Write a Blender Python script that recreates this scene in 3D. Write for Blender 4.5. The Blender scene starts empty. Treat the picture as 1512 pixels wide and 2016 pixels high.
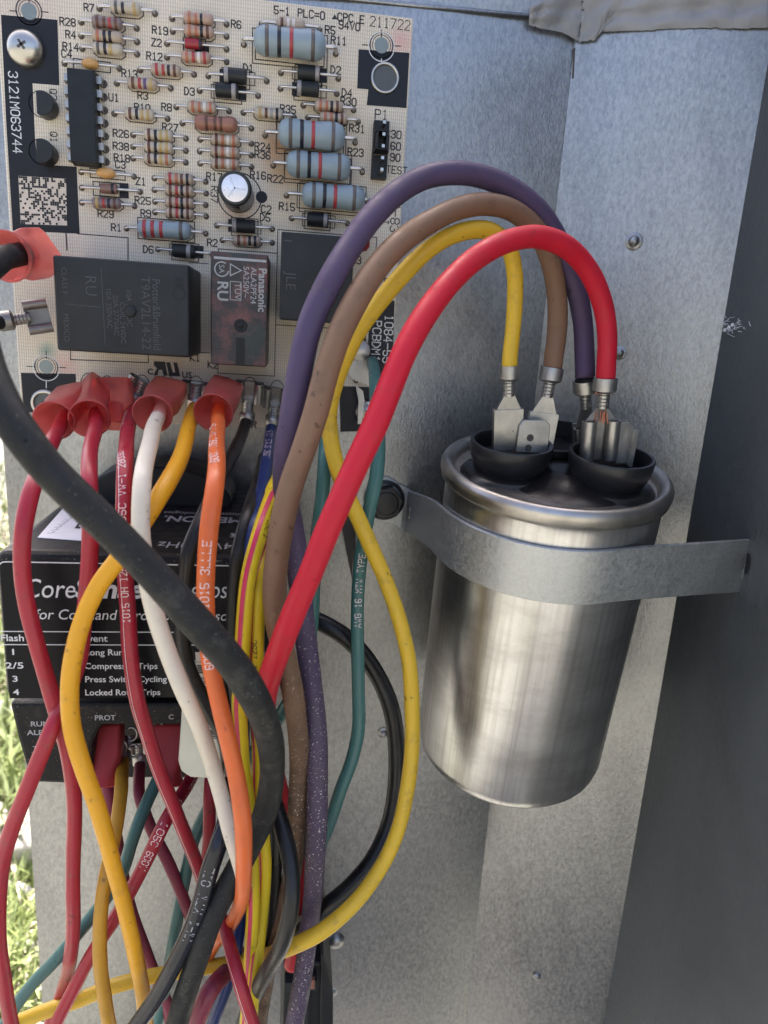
import bpy, math, random
from mathutils import Vector, Matrix
random.seed(7)
R_ = math.radians
SC = bpy.context.scene
COL = SC.collection
MM = 0.001

# ------------------------------------------------------------------ camera
F = 1400.0                                   # focal length in photo pixels (photo 1512 x 2016)
dv = Vector((-349, 5580, F)).normalized()    # world down, seen in camera axes
ex = Vector((10250, 357, F)); ex = (ex - ex.dot(dv) * dv).normalized()
ez = -dv
ey = ez.cross(ex)
CAM = Vector((0, -190, 0))                   # mm; the back panel is the plane y = 0
cam_right = Vector((ex.x, ey.x, ez.x)); cam_down = Vector((ex.y, ey.y, ez.y)); cam_fwd = Vector((ex.z, ey.z, ez.z))
cd = bpy.data.cameras.new('camera'); cam = bpy.data.objects.new('camera', cd); COL.objects.link(cam)
m = Matrix.Identity(4)
for i in range(3):
    m[i][0] = cam_right[i]; m[i][1] = -cam_down[i]; m[i][2] = -cam_fwd[i]; m[i][3] = CAM[i] * MM
cam.matrix_world = m
cd.sensor_fit = 'VERTICAL'; cd.sensor_height = 24.0; cd.sensor_width = 24.0
cd.lens = F / 2016 * 24.0
cd.dof.use_dof = True; cd.dof.focus_distance = 0.148; cd.dof.aperture_fstop = 17
cd.clip_start = 0.002; cd.clip_end = 500
SC.camera = cam

# ------------------------------------------------------------------ light: open shade, sun behind the cabinet
SUN_EL, SUN_AZ = R_(52), R_(-8)              # azimuth measured from +y towards +x
world = bpy.data.worlds.new('World'); SC.world = world; world.use_nodes = True
wn = world.node_tree
sky = wn.nodes.new('ShaderNodeTexSky'); sky.sky_type = 'NISHITA'; sky.sun_disc = False
sky.sun_elevation = SUN_EL; sky.sun_rotation = SUN_AZ
sky.air_density = 0.6; sky.dust_density = 6.0; sky.ozone_density = 0.3
wn.links.new(sky.outputs[0], wn.nodes['Background'].inputs[0])
wn.nodes['Background'].inputs[1].default_value = 0.12
sl = bpy.data.lights.new('sun', 'SUN'); sl.energy = 3.4; sl.angle = R_(0.5); sl.color = (1, .97, .92)
sun = bpy.data.objects.new('sun', sl); COL.objects.link(sun)
sv = Vector((math.sin(SUN_AZ) * math.cos(SUN_EL), math.cos(SUN_AZ) * math.cos(SUN_EL), math.sin(SUN_EL)))
sun.rotation_euler = sv.to_track_quat('Z', 'Y').to_euler(); sun.location = sv * 3
SC.view_settings.view_transform = 'Standard'; SC.view_settings.look = 'None'
SC.view_settings.exposure = 2.3; SC.view_settings.gamma = 1.0

# ------------------------------------------------------------------ geometry helpers (millimetres)
def ray(px, py):
    x, y = (px - 756), (py - 1008)
    return (cam_right * x + cam_down * y + cam_fwd * F)
def P(px, py, Y=0.0):
    d = ray(px, py); t = (Y - CAM.y) / d.y
    return CAM + d * t
def hit(px, py, p0, n):
    d = ray(px, py); t = (p0 - CAM).dot(n) / d.dot(n)
    return CAM + d * t
def mmpx(px, py, Y):                         # millimetres per photo pixel on the plane y = Y
    return (P(px + 5, py, Y) - P(px - 5, py, Y)).length / 10
V = Vector
ORG = {}
def mesh(name, vs, fs, mat, parent=None, smooth=False, mi=None, loc=None, auto=None):
    if loc is None: loc = ORG[parent] if parent else V((0, 0, 0))
    me = bpy.data.meshes.new(name)
    me.from_pydata([((V(v) - loc) * MM)[:] for v in vs], [], fs)
    mats = mat if isinstance(mat, (list, tuple)) else [mat]
    for k in mats: me.materials.append(k)
    if mi: me.polygons.foreach_set('material_index', mi)
    if smooth: me.polygons.foreach_set('use_smooth', [True] * len(me.polygons))
    if auto is not None:
        me.polygons.foreach_set('use_smooth', [True] * len(me.polygons)); me.set_sharp_from_angle(angle=R_(auto))
    me.update()
    o = bpy.data.objects.new(name, me); COL.objects.link(o)
    if parent: o.parent = parent
    else: o.location = loc * MM
    ORG[o] = loc
    return o
def empty(name, loc):
    o = bpy.data.objects.new(name, None); COL.objects.link(o); o.location = loc * MM; o.empty_display_size = .01
    ORG[o] = V(loc); return o
def tag(o, label=None, cat=None, group=None, kind=None):
    if label: o['label'] = label
    if cat: o['category'] = cat
    if group: o['group'] = group
    if kind: o['kind'] = kind
    return o
class G:                                     # mesh collector
    def __init__(s): s.v = []; s.f = []; s.m = []
    def add(s, vs, fs, mi=0):
        b = len(s.v); s.v += [V(v) for v in vs]; s.f += [tuple(i + b for i in f) for f in fs]; s.m += [mi] * len(fs); return s
    def build(s, name, mat, parent=None, smooth=False, loc=None, auto=None):
        return mesh(name, s.v, s.f, mat, parent, smooth, s.m, loc, auto)
def bev(o, w, seg=2, ang=35):
    b = o.modifiers.new('bevel', 'BEVEL'); b.width = w * MM; b.segments = seg; b.limit_method = 'ANGLE'; b.angle_limit = R_(ang)
    return o
def box(c, u, v, w):                         # centre and three half-axis vectors
    vs = [c + a * u + b * v + d * w for a in (-1, 1) for b in (-1, 1) for d in (-1, 1)]
    fs = [(0, 1, 3, 2), (4, 6, 7, 5), (0, 4, 5, 1), (2, 3, 7, 6), (0, 2, 6, 4), (1, 5, 7, 3)]
    if u.cross(v).dot(w) < 0: fs = [f[::-1] for f in fs]
    return vs, fs
def boxa(x0, x1, y0, y1, z0, z1):
    return box(V(((x0 + x1) / 2, (y0 + y1) / 2, (z0 + z1) / 2)), V(((x1 - x0) / 2, 0, 0)), V((0, (y1 - y0) / 2, 0)), V((0, 0, (z1 - z0) / 2)))
def prism(poly, d):                          # polygon (points) extruded by vector d, closed
    n = len(poly); vs = [V(p) for p in poly] + [V(p) + d for p in poly]
    fs = [tuple(range(n)), tuple(range(2 * n - 1, n - 1, -1))] + [(i, i + n, (i + 1) % n + n, (i + 1) % n) for i in range(n)]
    nn = V((0, 0, 0))
    for i in range(n): nn += V(poly[i]).cross(V(poly[(i + 1) % n]))
    if nn.dot(d) > 0: fs = [f[::-1] for f in fs]
    return vs, fs
def cat(pts, step):                          # centripetal Catmull-Rom through the points, resampled
    pts = [V(p) for p in pts]
    if len(pts) == 2: pts = [pts[0], (pts[0] + pts[1]) / 2, pts[1]]
    p = [2 * pts[0] - pts[1]] + pts + [2 * pts[-1] - pts[-2]]
    out = []
    for i in range(1, len(p) - 2):
        p0, p1, p2, p3 = p[i - 1:i + 3]
        t0 = 0; t1 = t0 + max(1e-4, (p1 - p0).length) ** .5; t2 = t1 + max(1e-4, (p2 - p1).length) ** .5; t3 = t2 + max(1e-4, (p3 - p2).length) ** .5
        n = max(2, int((p2 - p1).length / step))
        for k in range(n):
            t = t1 + (t2 - t1) * k / n
            a1 = p0 * ((t1 - t) / (t1 - t0)) + p1 * ((t - t0) / (t1 - t0)); a2 = p1 * ((t2 - t) / (t2 - t1)) + p2 * ((t - t1) / (t2 - t1)); a3 = p2 * ((t3 - t) / (t3 - t2)) + p3 * ((t - t2) / (t3 - t2))
            b1 = a1 * ((t2 - t) / (t2 - t0)) + a2 * ((t - t0) / (t2 - t0)); b2 = a2 * ((t3 - t) / (t3 - t1)) + a3 * ((t - t1) / (t3 - t1))
            out.append(b1 * ((t2 - t) / (t2 - t1)) + b2 * ((t - t1) / (t2 - t1)))
    out.append(pts[-1]); return out
def frames(path, ref=V((0, -1, 0))):         # tangent, front (towards ref), side
    fr = []
    for i in range(len(path)):
        t = (path[min(i + 1, len(path) - 1)] - path[max(i - 1, 0)]).normalized()
        n = ref - ref.dot(t) * t
        if n.length < .12: n = (fr[-1][1] - fr[-1][1].dot(t) * t) if fr else t.orthogonal()
        n.normalize(); fr.append((t, n, t.cross(n)))
    return fr
def tube(path, r, n=12, cap=True, fr=None):
    fr = fr or frames(path); vs = []; fs = []
    rr = r if callable(r) else (lambda i: r)
    for i, p in enumerate(path):
        t, a, b = fr[i]
        for k in range(n):
            w = 2 * math.pi * k / n; vs.append(p + (a * math.cos(w) + b * math.sin(w)) * rr(i))
    for i in range(len(path) - 1):
        for k in range(n):
            k2 = (k + 1) % n; fs.append((i * n + k, i * n + k2, (i + 1) * n + k2, (i + 1) * n + k))
    if cap: fs.append(tuple(range(n - 1, -1, -1))); fs.append(tuple((len(path) - 1) * n + k for k in range(n)))
    return vs, fs
def lathe(c, ax, prof, n=32, ref=None):      # profile of (radius, height along ax); r = 0 ends close
    ax = ax.normalized(); a = (ref - ref.dot(ax) * ax).normalized() if ref else ax.orthogonal().normalized(); b = ax.cross(a)
    vs = []; fs = []; rows = []
    for r, h in prof:
        if r < 1e-6: rows.append([len(vs)]); vs.append(c + ax * h)
        else:
            rows.append(list(range(len(vs), len(vs) + n)))
            vs += [c + ax * h + (a * math.cos(2 * math.pi * k / n) + b * math.sin(2 * math.pi * k / n)) * r for k in range(n)]
    for A, B in zip(rows, rows[1:]):
        for k in range(n):
            k2 = (k + 1) % n
            if len(A) == 1 and len(B) == 1: continue
            if len(A) == 1: fs.append((A[0], B[k2], B[k]))
            elif len(B) == 1: fs.append((A[k], A[k2], B[0]))
            else: fs.append((A[k], A[k2], B[k2], B[k]))
    return vs, fs

# ------------------------------------------------------------------ lettering
FONT = {'0': "103041453616050110", '1': "152620 1030", '2': "05163645440040", '3': "051636454433 23334241301001", '4': "30360242", '5': "460603334241301001",
 '6': "4536160501103041423303", '7': "064610", '8': "13334445361605041302011030414233", '9': "0110304145361605041343", 'A': "002640 1232",
 'B': "000636454433 0333 33424130 3000", 'C': "4536160501103041", 'D': "00062644422000", 'E': "46060040 0333", 'F': "460600 0333", 'G': "45361605011030414323",
 'H': "0006 4046 0343", 'I': "1030 2026 1636", 'J': "4641301001", 'K': "0006 460340", 'L': "060040", 'M': "0006234640", 'N': "00064046", 'O': "103041453616050110",
 'P': "00063645443303", 'Q': "103041453616050110 2240", 'R': "00063645443303 2340", 'S': "453616050413334241301001", 'T': "0646 2620", 'U': "060110304146",
 'V': "062046", 'W': "0610233046", 'X': "0046 0640", 'Y': "062346 2320", 'Z': "06460040", '-': "0343", '=': "0242 0444", '/': "0046", '.': "2021", ' ': ""}
def strokes(s, h, gap=1.55):                 # polylines of (u, v), centred on the origin, cap height h
    k = h / 6; out = []; x = 0
    for ch in s:
        for pl in FONT.get(ch, '').split():
            out.append([((int(pl[i]) + x) * k * .9, int(pl[i + 1]) * k) for i in range(0, len(pl), 2)])
        x += 4 + gap
    w = (x - gap) * k * .9
    return [[(u - w / 2, v - h / 2) for u, v in pl] for pl in out], w
def ribbon(g, pts, w, nrm, mi=0, close=False):   # flat line along points (mitred), width w, facing nrm
    n = len(pts)
    L = []
    for i in range(n):
        a = pts[(i - 1) % n] if (i or close) else None; b = pts[(i + 1) % n] if (i < n - 1 or close) else None
        d1 = (pts[i] - a).normalized() if a is not None else None; d2 = (b - pts[i]).normalized() if b is not None else None
        d1 = d1 or d2; d2 = d2 or d1
        t = (d1 + d2); t = t.normalized() if t.length > 1e-3 else d1
        s = t.cross(nrm).normalized(); c = max(.5, s.dot(d1.cross(nrm).normalized()))
        e = V((0, 0, 0))
        if a is None: e = -d2 * w * .4
        if b is None: e = d1 * w * .4
        L.append((pts[i] + e + s * w / 2 / c, pts[i] + e - s * w / 2 / c))
    vs = [p for q in L for p in q]
    fs = [(2 * i, 2 * i + 1, 2 * ((i + 1) % n) + 1, 2 * ((i + 1) % n)) for i in range(n if close else n - 1)]
    g.add(vs, fs, mi)
NF = V((0, -1, 0))
def put_text(g, s, px, py, hpx, Y, rot=0, wgt=.13, mi=0, gap=1.55):   # vector lettering lying on the plane y = Y, facing out
    c = P(px, py, Y); k = mmpx(px, py, Y); h = hpx * k
    pls, w = strokes(s, h, gap)
    ca, sa = math.cos(R_(rot)), math.sin(R_(rot))
    U = V((ca, 0, sa)); W = V((-sa, 0, ca))
    for pl in pls: ribbon(g, [c + U * u + W * v for u, v in pl], h * wgt, NF, mi)
_fc = {}
def font2d(s, size=1.0, shear=0.0, bold=0.0):    # filled outline letters as flat mesh data
    key = (s, shear, bold)
    if key not in _fc:
        cu = bpy.data.curves.new('t', 'FONT'); cu.body = s; cu.size = 1; cu.shear = shear; cu.offset = bold; cu.resolution_u = 3
        o = bpy.data.objects.new('t', cu); COL.objects.link(o)
        bpy.context.view_layer.update()
        me = o.to_mesh(); vs = [(v.co.x, v.co.y) for v in me.vertices]; fs = [tuple(p.vertices) for p in me.polygons]
        o.to_mesh_clear(); bpy.data.objects.remove(o); bpy.data.curves.remove(cu)
        _fc[key] = (vs, fs)
    vs, fs = _fc[key]
    return [(x * size, y * size) for x, y in vs], fs
def put_font(g, s, origin, U, W, size, shear=0, bold=0, mi=0, align='l', stretch=1.0, fit=None):
    vs, fs = font2d(s, size, shear, bold)
    if not vs: return
    x0 = min(v[0] for v in vs); x1 = max(v[0] for v in vs)
    if fit: stretch = fit / (x1 - x0)
    off = {'l': x0 if fit else 0, 'c': (x0 + x1) / 2, 'r': x1}[align]
    g.add([origin + U * (x - off) * stretch + W * y for x, y in vs], fs, mi)
# ------------------------------------------------------------------ materials
def nodes(name):
    mt = bpy.data.materials.new(name); mt.use_nodes = True; nt = mt.node_tree
    return mt, nt, nt.nodes['Principled BSDF']
def nn(nt, t, **kw):
    n = nt.nodes.new(t)
    for k, v in kw.items():
        if k in n.inputs: n.inputs[k].default_value = v
        else: setattr(n, k, v)
    return n
def mapped(nt, scale=(1, 1, 1), rot=(0, 0, 0)):
    tc = nn(nt, 'ShaderNodeTexCoord'); mp = nn(nt, 'ShaderNodeMapping')
    mp.inputs['Scale'].default_value = scale; mp.inputs['Rotation'].default_value = rot
    nt.links.new(tc.outputs['Object'], mp.inputs['Vector']); return mp.outputs[0]
def noise(nt, vec, sc, det=4, rough=.55, dist=0):
    n = nn(nt, 'ShaderNodeTexNoise', Scale=sc, Detail=det, Roughness=rough, Distortion=dist); nt.links.new(vec, n.inputs['Vector']); return n.outputs['Fac']
def ramp(nt, fac, stops):
    r = nn(nt, 'ShaderNodeValToRGB'); e = r.color_ramp.elements
    while len(e) < len(stops): e.new(.5)
    for q, (p, c) in zip(e, stops): q.position = p; q.color = c if len(c) == 4 else (*c, 1)
    nt.links.new(fac, r.inputs[0]); return r.outputs[0]
def mixc(nt, fac, a, b, mode='MIX'):
    mx = nn(nt, 'ShaderNodeMix', data_type='RGBA', blend_type=mode)
    for sock, val in ((0, fac), (6, a), (7, b)):
        if hasattr(val, 'is_output'): nt.links.new(val, mx.inputs[sock])
        elif sock == 0: mx.inputs[0].default_value = val
        else: mx.inputs[sock].default_value = (*val, 1) if len(val) == 3 else val
    return mx.outputs[2]
def bump(nt, bs, h, strength=.3, dist=.0002):
    b = nn(nt, 'ShaderNodeBump', Strength=strength, Distance=dist); nt.links.new(h, b.inputs['Height']); nt.links.new(b.outputs[0], bs.inputs['Normal']); return b
def plain(name, col, rough=.5, metal=0, var=.12, sc=400, bmp=.1, spec=.5, **kw):
    mt, nt, bs = nodes(name); v = mapped(nt)
    n = noise(nt, v, sc, 5)
    c = mixc(nt, n, tuple(x * (1 - var * 1.6) for x in col), tuple(min(1, x * (1 + var * 1.6)) for x in col))
    nt.links.new(c, bs.inputs['Base Color'])
    rr = ramp(nt, noise(nt, v, sc * .4, 3), [(.3, (rough * .8,) * 3), (.7, (min(1, rough * 1.2),) * 3)]); nt.links.new(rr, bs.inputs['Roughness'])
    bs.inputs['Metallic'].default_value = metal; bs.inputs['Specular IOR Level'].default_value = spec
    if bmp: bump(nt, bs, noise(nt, v, sc * 3, 4), bmp, .0001)
    for k, x in kw.items(): bs.inputs[k.replace('_', ' ')].default_value = x
    return mt
def wiremat(name, col, rough=.45, specks=0.0, speck_col=(.75, .68, .6), dirt=.3, dirt_col=(.10, .08, .06), spec=.4, scuff=0, low=None):
    mt, nt, bs = nodes(name); v = mapped(nt)
    c = mixc(nt, noise(nt, v, 90, 4), tuple(x * .88 for x in col), tuple(min(1, x * 1.1) for x in col))
    d = ramp(nt, noise(nt, v, 260, 6, .7), [(.54, (0, 0, 0)), (.72, (dirt,) * 3)])
    c = mixc(nt, d, c, dirt_col)
    dots = ramp(nt, noise(nt, v, 520, 2), [(.70, (0, 0, 0)), (.72, (min(1, dirt * 2),) * 3)])
    c = mixc(nt, dots, c, tuple(x * .25 for x in col))
    if specks:
        s = ramp(nt, noise(nt, v, 2300, 2, .6), [(.70 - specks * .1, (0, 0, 0)), (.74 - specks * .1, (1, 1, 1))])
        zone = ramp(nt, noise(nt, v, 40, 3), [(.30, (.1,) * 3), (.55, (1,) * 3)])
        f = nn(nt, 'ShaderNodeMath', operation='MULTIPLY'); nt.links.new(s, f.inputs[0]); nt.links.new(zone, f.inputs[1])
        if low:                                # grit and grime gather on the lower length of the wire
            sx = nn(nt, 'ShaderNodeSeparateXYZ'); nt.links.new(nt.nodes['Texture Coordinate'].outputs['Object'], sx.inputs[0])
            zr = nn(nt, 'ShaderNodeMapRange'); zr.inputs['From Min'].default_value = low[0]; zr.inputs['From Max'].default_value = low[1]; nt.links.new(sx.outputs['Z'], zr.inputs['Value'])
            f2 = nn(nt, 'ShaderNodeMath', operation='MULTIPLY'); nt.links.new(f.outputs[0], f2.inputs[0]); nt.links.new(zr.outputs[0], f2.inputs[1]); f = f2
            gm = nn(nt, 'ShaderNodeMath', operation='MULTIPLY'); nt.links.new(zr.outputs[0], gm.inputs[0]); nt.links.new(ramp(nt, noise(nt, v, 150, 5, .7), [(.35, (.1,) * 3), (.65, (low[2],) * 3)]), gm.inputs[1]); c = mixc(nt, gm.outputs[0], c, dirt_col)
        c = mixc(nt, f.outputs[0], c, speck_col)
    nt.links.new(c, bs.inputs['Base Color'])
    nt.links.new(ramp(nt, noise(nt, v, 200, 4), [(.3, (rough * .75,) * 3), (.7, (min(1, rough * 1.3),) * 3)]), bs.inputs['Roughness'])
    bs.inputs['Specular IOR Level'].default_value = spec
    bump(nt, bs, noise(nt, v, 900, 5, .65), .16 + scuff, .00015)
    return mt
def galv(name, c0, c1, rough=.4, metal=.85, grain=(1, 1, .35), bstr=.35, big=22):
    mt, nt, bs = nodes(name); v = mapped(nt, grain); v0 = mapped(nt)
    n1 = noise(nt, v, 1150, 5, .65, .4); n2 = noise(nt, v0, big, 4, .6); n3 = noise(nt, v, 2400, 3, .6)
    f = nn(nt, 'ShaderNodeMath', operation='ADD'); nt.links.new(n1, f.inputs[0]); nt.links.new(n2, f.inputs[1])
    h = nn(nt, 'ShaderNodeMath', operation='MULTIPLY'); nt.links.new(f.outputs[0], h.inputs[0]); h.inputs[1].default_value = .5
    mv = nn(nt, 'ShaderNodeMath', operation='MULTIPLY_ADD'); nt.links.new(n3, mv.inputs[0]); mv.inputs[1].default_value = .5; nt.links.new(n1, mv.inputs[2])
    m2 = nn(nt, 'ShaderNodeMath', operation='MULTIPLY_ADD'); nt.links.new(n2, m2.inputs[0]); m2.inputs[1].default_value = .25; nt.links.new(mv.outputs[0], m2.inputs[2])
    c = ramp(nt, m2.outputs[0], [(.62, c0), (1.0, c1)])
    smoky_refl = ramp(nt, noise(nt, mapped(nt, (1, 1, .6)), 13, 5, .62, .6), [(.34, (.70,) * 3), (.52, (1,) * 3), (.70, (1.0,) * 3)]); c = mixc(nt, 1.0, c, smoky_refl, 'MULTIPLY')   # smoky dark reflections put into the colour as soft clouds
    nt.links.new(c, bs.inputs['Base Color'])
    nt.links.new(ramp(nt, n1, [(.35, (max(.285, rough * .8),) * 3), (.65, (rough * 1.25,) * 3)]), bs.inputs['Roughness'])
    bs.inputs['Metallic'].default_value = metal
    a = nn(nt, 'ShaderNodeMath', operation='ADD'); nt.links.new(n1, a.inputs[0]); nt.links.new(n3, a.inputs[1])
    bump(nt, bs, a.outputs[0], bstr, .00016)
    return mt
M = {}
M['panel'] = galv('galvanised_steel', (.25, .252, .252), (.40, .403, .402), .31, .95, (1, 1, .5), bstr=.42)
M['wall'] = galv('side_sheet', (.095, .106, .116), (.128, .14, .15), .56, .5, (1, 1, .5), .15)  # same galvanised steel, its dark reflection put into the base colour
M['strap'] = galv('strap_steel', (.40, .41, .41), (.56, .575, .57), .45, .8, (1, 1, 1), .2)
M['caulk'] = plain('grey_sealant', (.26, .265, .285), .45, var=.2, sc=90, bmp=.25)
M['bolt'] = plain('black_bolt', (.012, .012, .016), .3, .3, sc=300)
M['tin'] = plain('tinned_steel', (.40, .39, .375), .38, .95, var=.15, sc=500, bmp=.15)
M['dulltin'] = plain('dull_tin', (.27, .26, .245), .5, .9, var=.25, sc=300, bmp=.3)
M['lead'] = plain('lead_wire', (.60, .57, .54), .3, .95, var=.12, sc=600)
M['nickel'] = plain('nickel', (.50, .48, .44), .30, 1, var=.2, sc=160, bmp=.12)
M['copper'] = plain('copper', (.42, .17, .11), .4, .9)
M['hole'] = plain('solder_hole', (.075, .062, .055), .6)
M['black'] = plain('black_plastic', (.013, .014, .016), .42, var=.3, sc=300, spec=.3)
M['relayblack'] = plain('relay_black', (.017, .019, .021), .5, var=.35, sc=160, bmp=.25, spec=.35)
M['maskblack'] = plain('black_print', (.012, .013, .018), .45, var=.25, sc=250, spec=.3)
M['ink'] = plain('ink', (.022, .02, .024), .6, bmp=0)
M['greyink'] = plain('faint_ink', (.055, .055, .058), .6, bmp=0)
M['whiteink'] = plain('white_ink', (.66, .66, .66), .55, var=.1, bmp=0)
M['dimink'] = plain('dim_white_ink', (.36, .36, .37), .6, var=.2, bmp=0)
M['paleink'] = plain('pale_wire_ink', (.78, .62, .6), .5, var=.1, bmp=0)
M['cream'] = plain('cream_plastic', (.60, .58, .47), .5, var=.06, sc=300)
M['sticker'] = plain('paper_sticker', (.70, .71, .74), .6, var=.06)
M['resin'] = plain('black_resin', (.010, .009, .009), .26, var=.3, sc=120, bmp=.06)
M['cup'] = plain('black_phenolic', (.014, .014, .016), .35, var=.3, sc=300)
M['bead'] = plain('ceramic_bead', (.55, .30, .10), .3, sc=400)
M['redcap'] = plain('red_drop', (.28, .02, .03), .2)
M['blueres'] = plain('blue_enamel', (.24, .305, .345), .42, var=.08, sc=300, bmp=.1)
M['brownres'] = plain('brown_enamel', (.27, .12, .085), .3)
M['glass'] = plain('diode_glass', (.20, .11, .09), .12)
M['alu_top'] = plain('alu_top', (.78, .74, .74), .3, .7)
M['sleeve'] = plain('can_sleeve', (.016, .02, .018), .3)
M['silverband'] = plain('silver_band', (.30, .30, .31), .45)
M['redflag'] = plain('red_vinyl', (.92, .255, .235), .33, var=.10, sc=120, bmp=.08, Transmission_Weight=.8, IOR=1.2)
M['maroonflag'] = plain('dark_red_vinyl', (.42, .05, .055), .35, var=.2, sc=120, bmp=.08, Transmission_Weight=.2, IOR=1.3)
M['silverink'] = plain('silver_print', (.33, .33, .33), .55, var=.15, bmp=0)
BAND = {'k': (.012, .012, .02), 'n': (.11, .045, .03), 'r': (.34, .04, .045), 'o': (.38, .14, .08), 'y': (.42, .31, .12), 'g': (.42, .29, .12), 's': (.28, .26, .26),
        'w': (.62, .56, .52), 'v': (.10, .06, .16), 'd': (.10, .085, .08)}
for k, c in BAND.items(): M['b' + k] = plain('band_' + k, c, .35, bmp=0)
for k, c in {'beige': (.40, .315, .245), 'pale': (.45, .39, .31), 'mauve': (.20, .15, .145), 'tanred': (.39, .265, .205)}.items(): M[k] = plain('resistor_' + k, c, .3, var=.1, sc=500)
# aluminium can, drawn lines along the axis (object axes are turned with the can)
def canmat():
    mt, nt, bs = nodes('drawn_aluminium'); v = mapped(nt, (1, 1, .018)); v0 = mapped(nt)
    n1 = noise(nt, v, 900, 5, .7); n2 = noise(nt, v0, 60, 5, .6); n3 = noise(nt, v, 260, 3)
    c = mixc(nt, n2, (.58, .57, .565), (.82, .815, .81)); c = mixc(nt, ramp(nt, noise(nt, mapped(nt, (1, 1, 2.2)), 55, 6, .7), [(.44, (0,) * 3), (.68, (.75,) * 3)]), c, (.46, .445, .44)); c = mixc(nt, ramp(nt, n1, [(.3, (.7,) * 3), (.56, (0,) * 3)]), c, (.41, .395, .385))
    nt.links.new(c, bs.inputs['Base Color']); bs.inputs['Metallic'].default_value = 1
    nt.links.new(ramp(nt, n2, [(.3, (.28,) * 3), (.7, (.33,) * 3)]), bs.inputs['Roughness'])
    a = nn(nt, 'ShaderNodeMath', operation='ADD'); nt.links.new(n1, a.inputs[0]); nt.links.new(n3, a.inputs[1])
    b2 = nn(nt, 'ShaderNodeMath', operation='MULTIPLY_ADD'); nt.links.new(noise(nt, v0, 45, 3), b2.inputs[0]); b2.inputs[1].default_value = 2.5; nt.links.new(a.outputs[0], b2.inputs[2])
    bump(nt, bs, b2.outputs[0], .09, .00012); return mt
M['can'] = canmat()
def boardmat():
    mt, nt, bs = nodes('woven_board'); v = mapped(nt)
    wv = nn(nt, 'ShaderNodeTexWave', wave_type='BANDS', bands_direction='X', Scale=640, Distortion=1.2, Detail=2); wv.inputs['Detail Scale'].default_value = 3; nt.links.new(v, wv.inputs['Vector'])
    wz = nn(nt, 'ShaderNodeTexWave', wave_type='BANDS', bands_direction='Z', Scale=420, Distortion=2.5, Detail=2); nt.links.new(v, wz.inputs['Vector'])
    c = mixc(nt, wv.outputs['Fac'], (.54, .47, .365), (.82, .745, .615))
    c = mixc(nt, ramp(nt, wz.outputs['Fac'], [(.0, (.30,) * 3), (.5, (0,) * 3)]), c, (.42, .33, .25))
    c = mixc(nt, ramp(nt, noise(nt, v, 28, 4), [(.42, (0,) * 3), (.75, (.35,) * 3)]), c, (.44, .36, .30))
    # scorched patch round the power resistors
    tc = nn(nt, 'ShaderNodeTexCoord')
    for (pp, rad, col, amt) in SCORCH:
        d = nn(nt, 'ShaderNodeVectorMath', operation='DISTANCE'); nt.links.new(tc.outputs['Object'], d.inputs[0]); d.inputs[1].default_value = pp
        s = nn(nt, 'ShaderNodeMath', operation='MULTIPLY_ADD'); nt.links.new(noise(nt, v, 200, 3), s.inputs[0]); s.inputs[1].default_value = rad * .7; nt.links.new(d.outputs['Value'], s.inputs[2])
        mr = nn(nt, 'ShaderNodeMapRange'); mr.inputs['From Min'].default_value = rad * .35; mr.inputs['From Max'].default_value = rad * 1.35; mr.inputs['To Min'].default_value = amt; mr.inputs['To Max'].default_value = 0
        nt.links.new(s.outputs[0], mr.inputs['Value']); c = mixc(nt, mr.outputs[0], c, col)
    nt.links.new(c, bs.inputs['Base Color']); bs.inputs['Roughness'].default_value = .5
    bump(nt, bs, wv.outputs['Fac'], .25, .00012); return mt
W = {}
W['red'] = wiremat('red_pvc', (.36, .018, .035), .36)
W['redb'] = wiremat('bright_red_rubber', (.52, .012, .03), .5, dirt=.15, spec=.3)
W['mauve'] = wiremat('mauve_pvc', (.22, .03, .06), .45)
W['white'] = wiremat('ivory_pvc', (.66, .585, .47), .4, dirt=.35, dirt_col=(.35, .3, .24))
W['gold'] = wiremat('golden_yellow_pvc', (.72, .34, .012), .4, dirt=.2)
W['ochre'] = wiremat('ochre_pvc', (.50, .25, .02), .45, dirt=.3)
W['yellow'] = wiremat('yellow_rubber', (.68, .43, .03), .45, dirt=.45)
W['lemon'] = wiremat('lemon_pvc', (.76, .55, .02), .38, dirt=.15)
W['orange'] = wiremat('orange_pvc', (.66, .13, .03), .38, dirt=.15)
W['purple'] = wiremat('purple_rubber', (.072, .050, .100), .55, specks=.62, spec=.3, low=(-.025, -.07, .3))
W['brown'] = wiremat('brown_rubber', (.20, .115, .07), .55, specks=.5, spec=.3, dirt_col=(.045, .03, .02), low=(-.03, -.09, .75))
W['green'] = wiremat('green_pvc', (.055, .15, .135), .35, dirt=.15)
W['blue'] = wiremat('blue_pvc', (.012, .03, .13), .35, dirt=.1)
W['cable'] = wiremat('black_rubber', (.018, .0185, .019), .6, specks=.12, speck_col=(.2, .19, .15), dirt=.5, dirt_col=(.09, .085, .07), scuff=.3, spec=.25)
W['black'] = wiremat('black_pvc', (.010, .010, .011), .35, dirt=.25, dirt_col=(.06, .06, .055))
W['gloss'] = wiremat('glossy_black_pvc', (.014, .015, .022), .18, dirt=.2, dirt_col=(.05, .05, .06))
W['stripe'] = plain('magenta_stripe', (.60, .03, .09), .4, bmp=0)
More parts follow.
